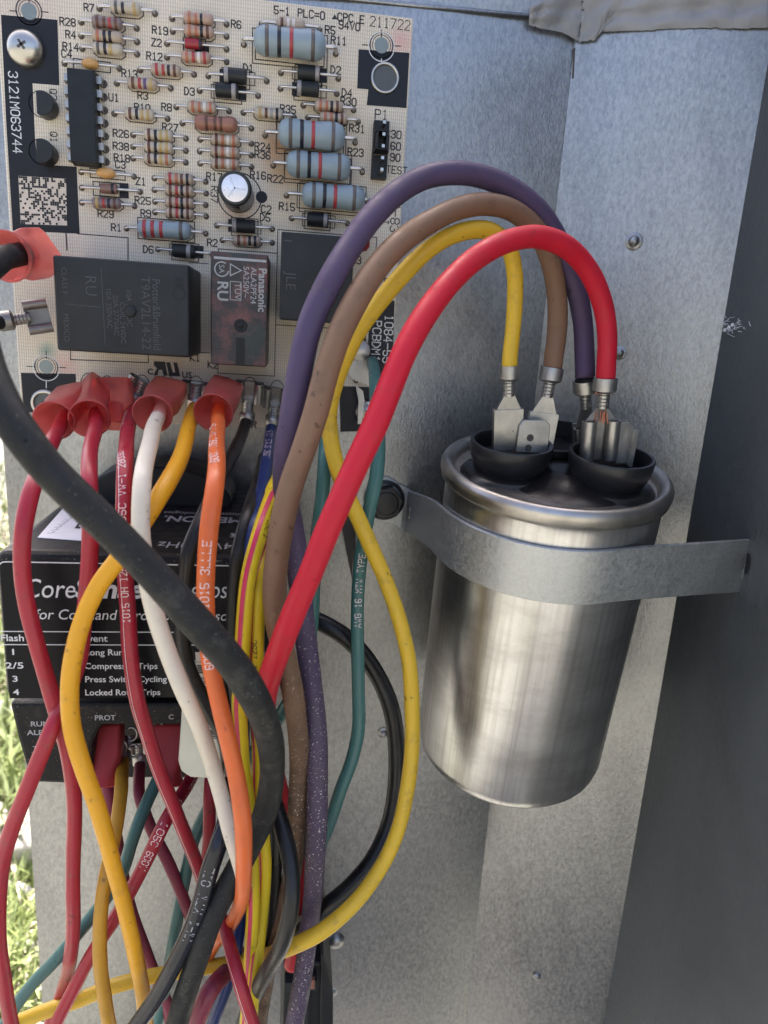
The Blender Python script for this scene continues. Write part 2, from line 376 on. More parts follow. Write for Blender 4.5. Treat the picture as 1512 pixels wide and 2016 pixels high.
# ------------------------------------------------------------------ cabinet: back panel, folded corner panel, side wall, top flange
def seg(a, b, t): return a + (b - a) * t
zb = -240.0                                  # panels cut short: unseen gap added so sunlight passes underneath
zt = P(900, 11, 0).z
xl = P(22, 1100, 0).x; xf = P(1118, 200, 0).x
FA = R_(30); fold = V((xf, 0, 0)); fd = V((math.cos(FA), -math.sin(FA), 0)); fn = V((-math.sin(FA), -math.cos(FA), 0))
corner = hit(1345, 1100, fold, fn); corner.z = 0
WA = R_(12); wd = V((-math.sin(WA), -math.cos(WA), 0)); wnrm = V((-math.cos(WA), math.sin(WA), 0))
cab = tag(empty('equipment_cabinet', V((xl, 0, zb))), 'bare galvanised steel cabinet interior behind the circuit board and capacitor', 'cabinet')
T = 0.9
def sheet(a, b, z0, z1, out):                # upright sheet from a to b (plan points), thickness behind
    return prism([V((a.x, a.y, z0)), V((b.x, b.y, z0)), V((b.x, b.y, z1)), V((a.x, a.y, z1))], out * T)
def wavy_sheet(name, a, b, z0, z1, out, mat, amp, sd, nx=36, nz=60):     # sheet metal is never perfectly flat
    rnd = random.Random(sd); ph = [(rnd.uniform(.02, .07), rnd.uniform(.015, .05), rnd.uniform(0, 6), rnd.uniform(.4, 1)) for _ in range(6)]
    vs = []; fs = []
    for j in range(nz + 1):
        for i in range(nx + 1):
            u = i / nx; w = j / nz; p = a + (b - a) * u; z = z0 + (z1 - z0) * w
            e = math.sin(math.pi * u) ** .5
            d = sum(k * math.sin(fx * (b - a).length * u * 1.5 + p0) * math.sin(fz * (z - z0) + p0 * 2) for fx, fz, p0, k in ph) * amp * e
            vs.append(V((p.x, p.y, z)) + out * d)
    for j in range(nz):
        for i in range(nx):
            q = j * (nx + 1) + i; fs.append((q, q + 1, q + nx + 2, q + nx + 1))
    n0 = len(vs); ring = [i for i in range(nx + 1)] + [j * (nx + 1) + nx for j in range(1, nz + 1)] + [nz * (nx + 1) + i for i in range(nx - 1, -1, -1)] + [j * (nx + 1) for j in range(nz - 1, 0, -1)]
    vs2 = [vs[i] + out * T for i in ring]
    for k in range(len(ring)):
        k2 = (k + 1) % len(ring); fs.append((ring[k], n0 + k, n0 + k2, ring[k2]))
    fs.append(tuple(n0 + k for k in range(len(ring))))
    return mesh(name, vs + vs2, fs, mat, cab, auto=30)
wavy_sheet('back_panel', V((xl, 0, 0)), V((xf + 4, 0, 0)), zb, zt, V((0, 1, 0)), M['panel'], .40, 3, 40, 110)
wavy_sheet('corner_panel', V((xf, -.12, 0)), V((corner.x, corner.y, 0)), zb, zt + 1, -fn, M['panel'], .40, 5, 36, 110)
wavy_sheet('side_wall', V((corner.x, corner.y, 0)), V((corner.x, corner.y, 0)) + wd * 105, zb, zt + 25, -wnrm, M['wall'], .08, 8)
# lip along the top of the corner fold, and the top flange
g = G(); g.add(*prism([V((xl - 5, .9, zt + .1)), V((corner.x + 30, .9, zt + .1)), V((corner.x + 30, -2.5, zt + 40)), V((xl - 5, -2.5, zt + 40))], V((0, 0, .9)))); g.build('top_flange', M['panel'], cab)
g = G(); path = [P(x, y, -.5) for x, y in ((-60, -75), (300, -40), (800, 10), (1045, 32))]; g.add(*tube(path, .55, 10)); g.build('top_bead', M['panel'], cab, True)
g = G(); e0 = hit(1131, 95, fold, fn); e1 = hit(1128, 155, fold, fn); g.add(*box((e0 + e1) / 2 + fn * .15, V((.22, 0, 0)), fn * .25, (e0 - e1) / 2)); g.build('seam_gap', M['hole'], cab)
# sealant smeared along the top seam
def cp(x, y, o=0):
    p = hit(x, y, fold, fn)
    if p.z > zt: o += (p.z - zt) * .55
    return p + fn * o if p.y < -.3 else P(x, y, -.3) + NF * o
rnd = random.Random(4)
top = [(1036, 22), (1060, 10), (1100, 4), (1150, -2), (1200, -6), (1250, -10), (1300, -12), (1350, -14), (1400, -14), (1450, -14), (1520, -14)]
bot = [(1040, 52), (1062, 60), (1100, 66), (1140, 86), (1172, 82), (1185, 66), (1260, 64), (1330, 60), (1400, 58), (1455, 60), (1520, 58)]
vs = []; fs = []; nu, nv = 90, 14
def lerp2(L, t):
    k = t * (len(L) - 1); i = min(int(k), len(L) - 2); f = k - i; return (L[i][0] + (L[i + 1][0] - L[i][0]) * f, L[i][1] + (L[i + 1][1] - L[i][1]) * f)
bl = [rnd.uniform(-1, 1) for _ in range(200)]
for i in range(nu + 1):
    a, b = lerp2(top, i / nu), lerp2(bot, i / nu)
    for j in range(nv + 1):
        w = j / nv; x, y = a[0] + (b[0] - a[0]) * w, a[1] + (b[1] - a[1]) * w
        h = math.sin(math.pi * min(1, w * 1.02)) ** .6 * (.8 + .35 * math.sin(i * .5 + w * 3) + .22 * bl[(i * 3 + j * 7) % 200]) + .35 * math.sin(w * 11 + i * .07) * math.sin(math.pi * w)
        if i in (0, nu): h = -.4
        vs.append(cp(x, y + 1.2 * bl[(i * 5) % 200] * (w > .8), max(.4, h + 1.0)))
for i in range(nu):
    for j in range(nv):
        q = i * (nv + 1) + j; fs.append((q, q + nv + 1, q + nv + 2, q + 1))
mesh('sealant', vs, fs, M['caulk'], cab, True)
# dimples, rivet and punched slots
def dimple(px, py, rp, onfold):
    c = hit(px, py, fold, fn) if onfold else P(px, py, 0); ax = fn if onfold else NF; k = mmpx(px, py, 0); r = rp * k
    g = G(); g.add(*lathe(c, ax, [(r * 1.7, .02), (r * 1.3, .25 * r), (r * 1.05, .2 * r), (r * .95, .55 * r), (r * .6, .95 * r), (0, 1.05 * r)], 20)); g.build('dimple', M['panel'], cab, True)
for a in ((1248, 475, 9, 1), (1220, 695, 7, 1), (755, 1443, 7, 0), (1057, 1918, 8, 1), (655, 1952, 7, 0)): dimple(*a)
g = G(); c = P(661, 1851, 0); g.add(*lathe(c, NF, [(3.0, 0), (2.9, .5), (2.2, 1.4), (1.1, 1.9), (0, 2)], 24)); g.build('rivet', M['panel'], cab, True)
for px, py in ((668, 1907), (661, 2010)):
    c = P(px, py, -.06); g = G(); g.add(*box(c, V((2.0, 0, 0)), V((0, .04, 0)), V((0, 0, .22)))); g.build('punched_slot', M['hole'], cab)
# lanced metal tab bent out of the back panel
a, b, c = P(662, 985, -.1), P(693, 1140, -.1), P(700, 1000, -.1)
g = G(); g.add(*prism([a + V((0, -3, 0)), b, c + V((0, -.4, 0))], V((0, -.25, 0)))); g.build('lanced_opening', M['hole'], cab)
g = G(); g.add(*prism([P(690, 985, -1), P(697, 1130, -.4), P(702, 1128, -.6), P(698, 985, -5)], V((.5, -.3, 0)))); g.build('bent_tab', M['tin'], cab)
# cobweb scrap with lint on the side wall
def wp(x, y, o=0): return hit(x, y, corner, wnrm) + wnrm * o
g = G(); rnd = random.Random(11)
for k in range(46):
    x, y = 1440 + rnd.gauss(0, 13), 643 + rnd.gauss(0, 9); l = rnd.uniform(4, 16); an = rnd.uniform(0, 6.3)
    p0, p1 = wp(x, y, .5), wp(x + l * math.cos(an), y + l * math.sin(an) * .7, rnd.uniform(.2, 1.2)); g.add(*tube([p0, (p0 + p1) / 2 + wnrm * rnd.uniform(0, .6), p1], .055, 4))
for p in ((1440, 645), (1432, 650), (1447, 640)):
    g.add(*lathe(wp(*p, .5), wnrm, [(0, -.3), (.5, 0), (.3, .4), (0, .5)], 6))
w = g.build('cobweb', M['sticker']); tag(w, 'scrap of whitish cobweb with lint stuck to the dark side wall', 'cobweb', kind=None)

# ------------------------------------------------------------------ circuit board
YB = -12.0
bx0, bx1 = P(22, 500, YB).x, P(785, 500, YB).x
bz1, bz0 = P(700, 22, YB).z, P(725, 851, YB).z
SCORCH = []
board = mesh('circuit_board', *boxa(bx0, bx1, YB, YB + 1.6, bz0, bz1), M['black'], loc=V((bx0, YB, bz0)))
def bl_(px, py): return ((P(px, py, YB) - ORG[board]) * MM)[:]
SCORCH = [(bl_(545, 290), .0075, (.30, .13, .03), .85), (bl_(560, 340), .007, (.42, .22, .07), .6), (bl_(640, 240), .012, (.50, .36, .16), .55), (bl_(590, 400), .010, (.50, .35, .16), .45),
          (bl_(790, 80), .004, (.62, .22, .22), .55), (bl_(130, 720), .004, (.6, .2, .2), .5), (bl_(470, 420), .006, (.5, .27, .23), .4), (bl_(92, 690), .0025, (.12, .25, .2), .8), (bl_(450, 760), .02, (.33, .29, .25), .55), (bl_(60, 20), .010, (.5, .33, .3), .4)]
board.data.materials[0] = boardmat(); bev(board, .15, 1)
tag(board, 'cream circuit board crowded with resistors, relays and diodes at top left', 'circuit board')
k0 = mmpx(400, 400, YB)
def Q(px, py, o=.03): return P(px, py, YB - o)          # on the board's face
ink = G(); wink = G()
black = G()
def poly(g, pts, o, mi=0):
    n = [Q(x, y, o) for x, y in pts]; g.add(n, [tuple(range(len(n)))][::1], mi)
def fill(g, pts, o=.03):                                 # facing out: order so the normal is -y
    q = [Q(x, y, o) for x, y in pts]; s = sum(q[i].x * q[(i + 1) % len(q)].z - q[(i + 1) % len(q)].x * q[i].z for i in range(len(q)))
    if s < 0: q = q[::-1]
    # normal of an xz polygon that is counter-clockwise seen from -y
    g.add(q, [tuple(range(len(q)))])
black = G(); fill(black, [(2, 29), (113, 39), (117, 168), (64, 164), (69, 275), (72, 300), (97, 325), (151, 328), (157, 460), (25, 454), (12, 240)]); black.build('solder_mask', M['maskblack'], board)
black = G(); fill(black, [(706, 97), (806, 104), (800, 213), (722, 207), (725, 176), (703, 174)]); black.build('solder_mask', M['maskblack'], board)
black = G(); fill(black, [(41, 734), (149, 736), (152, 812), (47, 812)]); black.build('solder_mask', M['maskblack'], board)
black = G(); fill(black, [(668, 760), (762, 763), (762, 848), (670, 850)]); black.build('solder_mask', M['maskblack'], board)
black = G(); fill(black, [(728, 590), (777, 592), (772, 742), (722, 740)]); black.build('solder_mask', M['maskblack'], board)
black = G(); fill(black, [(694, 660), (720, 662), (722, 735), (690, 720)]); black.build('solder_mask', M['maskblack'], board)
def rect(x0, y0, x1, y1, w=1.6, sl=.07):                 # printed outline following the board's slope in the picture
    d = (x1 - x0) * sl; q = [Q(x0, y0), Q(x1, y0 + d), Q(x1 - 1, y1 + d), Q(x0 - 1, y1)]
    a = V((q[0].x, q[0].y, q[0].z)); b = q[2]
    q = [V((q[0].x, a.y, q[0].z)), V((q[1].x, a.y, q[0].z)), V((q[1].x, a.y, q[2].z)), V((q[0].x, a.y, q[2].z))]
    ribbon(ink, q, w * k0, NF, close=True)
def line(pts, w=1.8): ribbon(ink, [Q(x, y) for x, y in pts], w * k0, NF)
def circle(px, py, rp, w=2.2, gg=None, o=.03):
    c = Q(px, py, o); n = 40; ribbon(gg or ink, [c + V((math.cos(6.2832 * i / n), 0, math.sin(6.2832 * i / n))) * rp * k0 for i in range(n)], w * k0, NF, close=True)
TXT = [('R7', 175, 15), ('R28', 133, 43), ('R4', 139, 68), ('R14', 139, 92), ('C4', 131, 106), ('R19', 315, 60), ('R6', 465, 48), ('Z2', 308, 84), ('R12', 304, 111),
       ('R13', 255, 145), ('R3', 281, 188), ('U1', 224, 192), ('R10', 280, 212), ('R8', 328, 211), ('D1', 489, 134), ('D3', 373, 180), ('D2', 661, 138), ('D4', 683, 183),
       ('R5', 650, 59), ('R11', 667, 80), ('R30', 686, 200), ('R31', 703, 253), ('R35', 567, 215), ('R27', 335, 251), ('R26', 238, 263), ('R38', 238, 288), ('R18', 240, 311),
       ('C3', 237, 324), ('Z1', 277, 357), ('R25', 281, 395), ('R9', 287, 420), ('R29', 208, 421), ('R24', 517, 289), ('R36', 517, 305), ('R16', 508, 345), ('R17', 422, 348),
       ('R22', 542, 352), ('R23', 700, 300), ('R15', 565, 407), ('C2', 524, 412), ('D5', 522, 428), ('R1', 229, 448), ('R2', 418, 478), ('D6', 292, 491), ('K1', 384, 704),
       ('K2', 419, 718), ('K3', 701, 512), ('30', 780, 265), ('60', 779, 288), ('90', 778, 310), ('5-1', 555, 21), ('PLC=0', 613, 28), ('94V0', 688, 51), ('CPC E', 691, 36), ('RM', 766, 556), ('LY', 756, 577), ('D', 240, 831), ('R', 500, 836), ('C', 701, 746)]
for s, x, y in TXT: put_text(ink, s, x, y, 13.2, YB - .03, rot=0, wgt=.185)
put_text(ink, 'P1', 751, 226, 17, YB - .03, 0, .13); put_text(ink, 'TEST', 781, 335, 13, YB - .03, 0, .15)
put_text(ink, 'R37', 422, 383, 13, YB - .03, -90, .15); put_text(ink, 'Q2', 105, 186, 13, YB - .03, -90, .15); put_text(ink, 'Q1', 106, 270, 13, YB - .03, -90, .15)
put_text(ink, '4-83', 778, 428, 17, YB - .03, -90, .12); put_text(ink, 'CI', 757, 430, 16, YB - .03, -90, .12)
put_text(ink, '211722', 768, 46, 16.5, YB - .03, 0, .10, gap=1.5)
put_font(ink, 'C', Q(296, 737), V((1, 0, 0)), V((0, 0, 1)), 1.9 , bold=.03, align='c'); put_font(ink, 'US', Q(368, 744), V((1, 0, 0)), V((0, 0, 1)), 2.0, bold=.03, align='c')
# reversed-R / U recognised component mark
def mk(g, pts, ox, oy, s, o=.03, rot=0):
    q = [Q(ox + x * s, oy + y * s, o) for x, y in pts]; a = sum(q[i].x * q[(i + 1) % len(q)].z - q[(i + 1) % len(q)].x * q[i].z for i in range(len(q)))
    g.add(q if a > 0 else q[::-1], [tuple(range(len(q)))])
def ul(ox, oy, s):
    mk(ink, [(0, 0), (22, 1), (27, 28), (19, 28), (16, 17), (10, 17), (7, 28), (-1, 28), (6, 14), (0, 8)], ox, oy, s)
    mk(ink, [(24, 2), (32, 2), (37, 22), (42, 22), (38, 2), (46, 3), (52, 30), (30, 29)], ox, oy, s)
ul(303, 711, 1.0)
wink = G(); put_text(wink, '3121M063744', 30, 222, 17, YB - .06, -90, .13); wink.build('white_print', M['whiteink'], board)
wink = G(); put_text(wink, '1084-55', 764, 668, 16, YB - .06, -90, .13); put_text(wink, 'PCBDM1', 741, 672, 16, YB - .06, -90, .13); wink.build('white_print', M['whiteink'], board)
mk(ink, [(653, 38), (665, 38), (659, 28)], 0, 0, 1)
for x, y in ((57, 22), (751, 89), (91, 722)):
    circle(x, y, 22.5, 2.2); circle(x, y, 18, 1.2)
    for a, b in (((-38, -1), (-24, 0)), ((24, 1), (38, 2)), ((0, -30), (0, -16))): line([(x + a[0], y + a[1]), (x + b[0], y + b[1])], 1.8)
    g = G(); c = Q(x, y, .05); g.add(*lathe(c, NF, [(14 * k0, 0), (0, 0.02)], 24))
    g.build('fiducial', M['fid'] if 'fid' in M else M.setdefault('fid', plain('oxidised_copper_pad', (.22, .25, .24), .4, .4)), board)
for x, y in ((751, 89), (91, 722)): wink = G(); circle(x, y + 3, 25.5, 1.5, wink, .06); line_pts = [Q(x, y + 27, .06), Q(x, y + 42, .06)]; ribbon(wink, line_pts, 1.6 * k0, NF); wink.build('white_print', M['whiteink'], board)
# two pale square code prints: only scattered cells, no readable code
g = G(); fill(g, [(36, 346), (130, 352), (132, 444), (41, 441)], .06); o = g.build('code_patch', M['cream2'] if 'cream2' in M else M.setdefault('cream2', plain('bare_board_print', (.60, .52, .43), .55)), board)
g = G(); rnd = random.Random(21)
for i in range(22):
    for j in range(22):
        if rnd.random() < .47 and not (i in (0, 21) and rnd.random() < .5):
            u0, v0 = (i + .1) / 22, (j + .1) / 22; s = .92 / 22
            def bi(u, v): return (36 + (94 + 0 * v) * u + 5 * v, 346 + 6 * u + 95 * v - 4 * u * v)
            fill(g, [bi(u0, v0), bi(u0 + s, v0), bi(u0 + s, v0 + s), bi(u0, v0 + s)], .09)
g.build('code_print', M['maskblack'], board)

# --- axial parts: lead, body, bands
def axial(kind, h1, h2, r, L, mat, bands=(), name='resistor', lift=.3, pos=.5, label=None, dog=.12, bw=.62, outline=True):
    A, B = Q(*h1, .05), Q(*h2, .05); u = (B - A).normalized(); D = (B - A).length; c = A + u * D * pos + NF * (r + lift)
    n = 20
    if kind == 'dog': prof = [(0, -L / 2), (r * .45, -L / 2), (r * .82, -L / 2 + r * .22), (r, -L / 2 + r * .7), (r, -L / 2 + r * 1.3), (r * (1 - dog), -L / 2 + r * 2.0), (r * (1 - dog), L / 2 - r * 2.0), (r, L / 2 - r * 1.3), (r, L / 2 - r * .7), (r * .82, L / 2 - r * .22), (r * .45, L / 2), (0, L / 2)]
    elif kind == 'cyl': prof = [(0, -L / 2), (r * .9, -L / 2), (r, -L / 2 + .15), (r, L / 2 - .15), (r * .9, L / 2), (0, L / 2)]
    else: prof = [(0, -L / 2)] + [(r * math.sin(math.pi * t / 12), -L / 2 * math.cos(math.pi * t / 12)) for t in range(1, 12)] + [(0, L / 2)]
    g = G(); g.add(*lathe(c, u, prof, n, NF)); b = g.build(name, mat, board, kind != 'cyl', loc=ORG[board], auto=30 if kind == 'cyl' else None)
    if label: b['label'] = label
    def rad(h):
        for (r0, h0), (r1, h1_) in zip(prof, prof[1:]):
            if h0 <= h <= h1_ and h1_ > h0: return r0 + (r1 - r0) * (h - h0) / (h1_ - h0)
        return r
    for q, col in bands:
        w = bw * (1.25 if col == 'K' else 1); col2 = col.lower(); w = bw if col.islower() else bw * 1.8
        h = -L / 2 + L * q; g = G(); pr = [(rad(h - w / 2 + w * t / 4) + .035, h - w / 2 + w * t / 4) for t in range(5)]
        g.add(*lathe(c, u, [(pr[0][0] - .04, pr[0][1])] + pr + [(pr[-1][0] - .04, pr[-1][1])], n, NF)); g.build('colour_band' if kind != 'cyl' else 'polarity_band', M['b' + col2], b, True)
    hh = r + lift
    for s, E in ((-1, A), (1, B)):
        e = c + u * s * L / 2; top = E + NF * hh * .96; lr = .30 if r < 2.4 else .40
        pts = [E + V((0, .4, 0)), E + NF * hh * .45, E + NF * hh * .8 - u * s * .15, top - u * s * .55, e - u * s * .3]
        g = G(); g.add(*tube(cat(pts, .35), lr, 8), 0); g.add(*lathe(E, NF, [(.66, 0), (.62, .12), (.45, .22), (.28, .24), (0, .24)], 12), 1)
        g.build('lead', [M['lead'], M['hole']], b, True)
    if outline:
        w = .2; a, b2 = L / 2 + .15, r + .1; ctr = A + u * D * pos; s = u.cross(NF)
        if kind == 'dog' and r < 2: pts = [(-a, -b2 * .5), (-a + b2 * .7, -b2), (a - b2 * .7, -b2), (a, -b2 * .5), (a, b2 * .5), (a - b2 * .7, b2), (-a + b2 * .7, b2), (-a, b2 * .5)]
        else: pts = [(-a - .4, -b2 - .35), (a + .4, -b2 - .35), (a + .4, b2 + .35), (-a - .4, b2 + .35)]
        ribbon(ink, [ctr + u * x + s * y + NF * .0 for x, y in pts], w, NF, close=True)
    return b
SM = dict(r=1.17, L=6.2)
def rs(h1, h2, mat, bands, **k): return axial('dog', h1, h2, SM['r'], SM['L'], M[mat], [(p, c) for p, c in zip((.2, .42, .6, .8), bands) if c != '-'], **k)
rs((196, 17), (305, 27), 'pale', 'dk-g'); rs((160, 44), (269, 56), 'mauve', 'nnrn', label='discoloured mauve resistor'); rs((160, 71), (270, 83), 'beige', 'okk-'); rs((162, 96), (270, 107), 'pale', 'dky-')
rs((339, 37), (446, 48), 'tanred', 'ook-', bw=.55); rs((340, 62), (446, 72), 'tanred', 'ooKn'[:4].lower()); rs((329, 113), (446, 122), 'tanred', 'orwr')
rs((276, 138), (382, 147), 'beige', 'rrkn'); rs((230, 164), (336, 174), 'beige', 'nrvy'); rs((225, 224), (330, 234), 'pale', 'nkgg'); rs((347, 211), (451, 219), 'beige', 'oowo')
rs((515, 48), (629, 59), 'beige', 'nww-'); rs((479, 222), (579, 231), 'pale', 'gnsk'); rs((597, 208), (696, 217), 'beige', 'ookn'); rs((606, 232), (705, 240), 'beige', 'ookn')
rs((394, 275), (495, 283), 'beige', 'nowo'); rs((393, 298), (495, 306), 'beige', 'nowo'); rs((394, 322), (495, 329), 'beige', 'nowo')
rs((262, 266), (366, 273), 'pale', 'nkyg'); rs((262, 289), (366, 297), 'pale', 'nkyg'); rs((262, 312), (366, 320), 'pale', 'nkyo')
rs((304, 351), (405, 358), 'beige', 'ronk'); rs((304, 374), (406, 381), 'beige', 'nrkn'); rs((305, 397), (405, 404), 'beige', 'nrkn'); rs((305, 418), (406, 426), 'beige', 'nrkn')
rs((161, 399), (265, 406), 'mauve', 'grkn', label='dark discoloured resistor'); rs((438, 473), (536, 478), 'beige', 'nokk')
axial('dog', (359, 243), (495, 253), 1.62, 9.2, M['brownres'], [(.28, 'n'), (.48, 'n'), (.62, 'n')], label='brown power resistor')
def blue(h1, h2, r, L, b, pos=.5): return axial('dog', h1, h2, r, L, M['blueres'], b, lift=.6, pos=pos, label='large blue resistor', dog=.06, bw=.8, name='power_resistor')
b4 = [(.18, 'd'), (.35, 'k'), (.52, 'r'), (.82, 'd')]
blue((480, 88), (661, 106), 2.95, 15.2, b4); blue((522, 267), (699, 281), 3.0, 14.6, b4, .51); blue((538, 326), (713, 339), 2.85, 14.2, b4, .5); blue((564, 385), (726, 398), 2.75, 14.2, b4, .56)
axial('dog', (249, 450), (405, 460), 1.95, 11.6, M['blueres'], [(.14, 'r'), (.29, 'r'), (.45, 'r'), (.82, 'd')], label='blue resistor with three red bands', name='power_resistor', dog=.06, bw=.8)
def diode(h1, h2, q, pos=.5, r=1.5, L=4.9): return axial('cyl', h1, h2, r, L, M['relayblack'], [(q, 's')], name='diode', lift=.35, pos=pos, bw=.9)
for a in (((410, 150), (525, 160), .12, .47), ((393, 179), (508, 189), .8, .48), ((553, 144), (666, 155), .88, .48), ((552, 175), (663, 185), .12, .48), ((574, 430), (684, 440), .86, .46), ((427, 444), (536, 451), .06, .5), ((311, 491), (418, 501), .72, .5)): diode(*a)
for x0, y0, x1, y1 in ((433, 136, 502, 164), (416, 166, 484, 195), (576, 131, 643, 158), (576, 162, 643, 189), (334, 480, 400, 502), (450, 432, 514, 456), (596, 420, 660, 445), (362, 92, 410, 106)): rect(x0, y0, x1, y1)
fl = G()
for q in ([(433, 136), (450, 138), (450, 164), (433, 163)], [(468, 168), (485, 170), (485, 198), (468, 197)], [(625, 133), (644, 135), (644, 163), (625, 161)], [(576, 162), (590, 163), (590, 191), (576, 190)], [(383, 483), (400, 485), (400, 509), (383, 508)], [(450, 431), (465, 432), (465, 456), (450, 455)], [(635, 361), (652, 362), (652, 390), (635, 389)][:0] or [(383, 88), (412, 91), (412, 108), (383, 106)], [(235, 360), (253, 361), (253, 390), (235, 389)]): fl = G(); fill(fl, q, .035); fl.build('polarity_print', M['maskblack'], board)
axial('cyl', (161, 370), (276, 378), 1.05, 3.5, M['glass'], [(.75, 'k')], name='glass_diode', bw=.6, pos=.49, label='glass diode with black band'); axial('cyl', (329, 86), (446, 97), 1.05, 3.6, M['redcap'], [(.9, 'k')], name='glass_diode', pos=.46, label='dark red glass diode')
axial('bead', (160, 339), (264, 348), 1.15, 4.2, M['bead'], name='ceramic_capacitor', pos=.5, outline=False, label='orange bead capacitor'); axial('bead', (127, 125), (235, 135), 1.1, 3.6, M['bead'], name='ceramic_capacitor', pos=.5, outline=False)
for a in ((144, 115, 217, 138), (177, 331, 246, 350), (183, 357, 252, 385), (503, 88, 639, 122), (545, 239, 678, 295), (561, 301, 691, 354), (586, 361, 716, 411), (271, 428, 383, 470)): rect(*a, 2.0)

# --- integrated circuit, transistors, header, electrolytic, screw eyelets
def pbox(g, x0, y0, x1, y1, h0, h1, sl=.065, taper=0, ref='top'):    # box on the board whose TOP face is seen at these photo pixels
    Y = YB - h1; a, b = P(x0, y0, Y), P(x1, y1, Y)
    X0, X1 = a.x, b.x; Z1 = P((x0 + x1) / 2, y0 + (x1 - x0) / 2 * sl, Y).z; Z0 = P((x0 + x1) / 2, y1 - (x1 - x0) / 2 * sl, Y).z
    t = taper
    f = [V((X0, Y, Z0)), V((X1, Y, Z0)), V((X1, Y, Z1)), V((X0, Y, Z1))]; k = [V((X0 - t, YB - h0, Z0 - t)), V((X1 + t, YB - h0, Z0 - t)), V((X1 + t, YB - h0, Z1 + t)), V((X0 - t, YB - h0, Z1 + t))]
    g.add(f + k, [(0, 1, 2, 3), (7, 6, 5, 4), (0, 4, 5, 1), (1, 5, 6, 2), (2, 6, 7, 3), (3, 7, 4, 0)]); return X0, X1, Z0, Z1, Y
g = G(); X0, X1, Z0, Z1, Y = pbox(g, 131, 134, 190, 321, .6, 4.2, .05, .25); ic = g.build('integrated_circuit', M['black'], board); bev(ic, .18)
for i in range(7):
    z = Z1 - (Z1 - Z0) * (i + .5) / 7
    for s, x in ((1, X1), (-1, X0)):
        g = G(); w = .72
        g.add(*box(V((x + s * .55, YB - 2.3, z)), V((.55, 0, 0)), V((0, .14, 0)), V((0, 0, w)))); g.add(*box(V((x + s * 1.0, YB - 1.15, z)), V((.14, 0, 0)), V((0, 1.15, 0)), V((0, 0, w)))); g.add(*box(V((x + s * 1.0, YB - .2, z)), V((.14, 0, 0)), V((0, .35, 0)), V((0, 0, w * .5)))); g.add(*lathe(V((x + s * 1.0, YB, z)), NF, [(.85, 0), (.7, .14), (0, .18)], 10), 1)
        g.build('pin', [M['tin'], M['hole']], ic)
for cx, cy in ((88, 206), (88, 300)):
    Y = YB - 4.6; c = P(cx - 7, cy - 4, Y); n = 20; R = 2.35
    prof = [c + V((R * math.cos(a), 0, R * math.sin(a))) for a in [R_(-115 + 230 * i / n) for i in range(n + 1)]]
    g = G(); g.add(*prism(prof, V((0, 4.2, 0)))); t = g.build('transistor', M['relayblack'], board, auto=40); bev(t, .12)
    for k in (-1, 0, 1):
        g = G(); g.add(*box(c + V((0, 4.2, k * 1.2)), V((.2, 0, 0)), V((0, .5, 0)), V((0, 0, .2)))); g.build('pin', M['tin'], t)
    circle(cx - 6, cy - 1, 23, 1.6)
g = G(); X0, X1, Z0, Z1, Y = pbox(g, 737, 236, 761, 352, .2, 2.6, .05); hd = g.build('jumper_header', M['black'], board); bev(hd, .12)
for i in range(5):
    z = Z1 - (Z1 - Z0) * (i + .5) / 5; x = (X0 + X1) / 2 + .2
    g = G(); g.add(*box(V((x, YB - 4.2, z)), V((.32, 0, 0)), V((0, 2, 0)), V((0, 0, .32)))); g.build('pin', M['nickel'], hd)
    if i == 3: g = G(); g.add(*box(V(((X0 + X1) / 2, Y - .04, z + 1.25)), V((1.45, 0, 0)), V((0, .06, 0)), V((0, 0, .12)))); g.build('groove', M['hole'], hd)
z1, z0 = Z1 - (Z1 - Z0) * .24, Z1 - (Z1 - Z0) * .57; g = G()
for s in (-1, 1): g.add(*boxa((X0 + X1) / 2 - .1 + s * 1.1 - .22, (X0 + X1) / 2 - .1 + s * 1.1 + .22, YB - 6.6, YB - 2.7, z0, z1))
g.add(*boxa(X0 - .05, X1 + .05, YB - 3.4, YB - 2.7, z0 + .05, z1 - .05)); g.add(*boxa(X0 + .1, X1 - .3, YB - 6.5, YB - 3.5, z0, z0 + .3)); g.add(*boxa(X0 + .1, X1 - .3, YB - 6.5, YB - 3.5, z1 - .3, z1))
bev(g.build('jumper_cap', M['black'], hd), .1)
# electrolytic capacitor
base = Q(474, 384, 0); topc = P(462, 370, YB - 11.0); base = V((topc.x, YB, topc.z)); R = 3.55
g = G(); g.add(*lathe(base, NF, [(0, .2), (R * .96, .2), (R, .7), (R, 1.4), (R * .94, 1.7), (R, 2.0), (R, 10.4), (R * .93, 11.0), (R * .80, 11.0), (R * .78, 10.92)], 40)); el = g.build('electrolytic_capacitor', M['sleeve'], board, True); el['label'] = 'black sleeved electrolytic capacitor with bright round top'
g = G(); g.add(*lathe(base, NF, [(R * .79, 10.9), (R * .75, 10.93), (0, 10.95)], 40)); g.build('vent_top', M['alu_top'], el, True)
g = G()
for k in range(3):
    a = R_(90 + 120 * k + 25); d = V((math.cos(a), 0, math.sin(a))); c = base + NF * 10.97; ribbon(g, [c, c + d * R * .62], .28, NF)
g.build('vent_score', M['lead'], el)
g = G(); a0, a1 = R_(-75), R_(35); n = 12
vs = []; fs = []
for i in range(n + 1):
    a = a0 + (a1 - a0) * i / n; d = V((math.cos(a), 0, math.sin(a))) * (R + .03); vs += [base + d + NF * 2.1, base + d + NF * 10.3]
fs = [(2 * i, 2 * i + 1, 2 * i + 3, 2 * i + 2) for i in range(n)]; g.add(vs, fs); g.build('stripe', M['silverband'], el, True)
circle(472, 386, 43, 2.4)
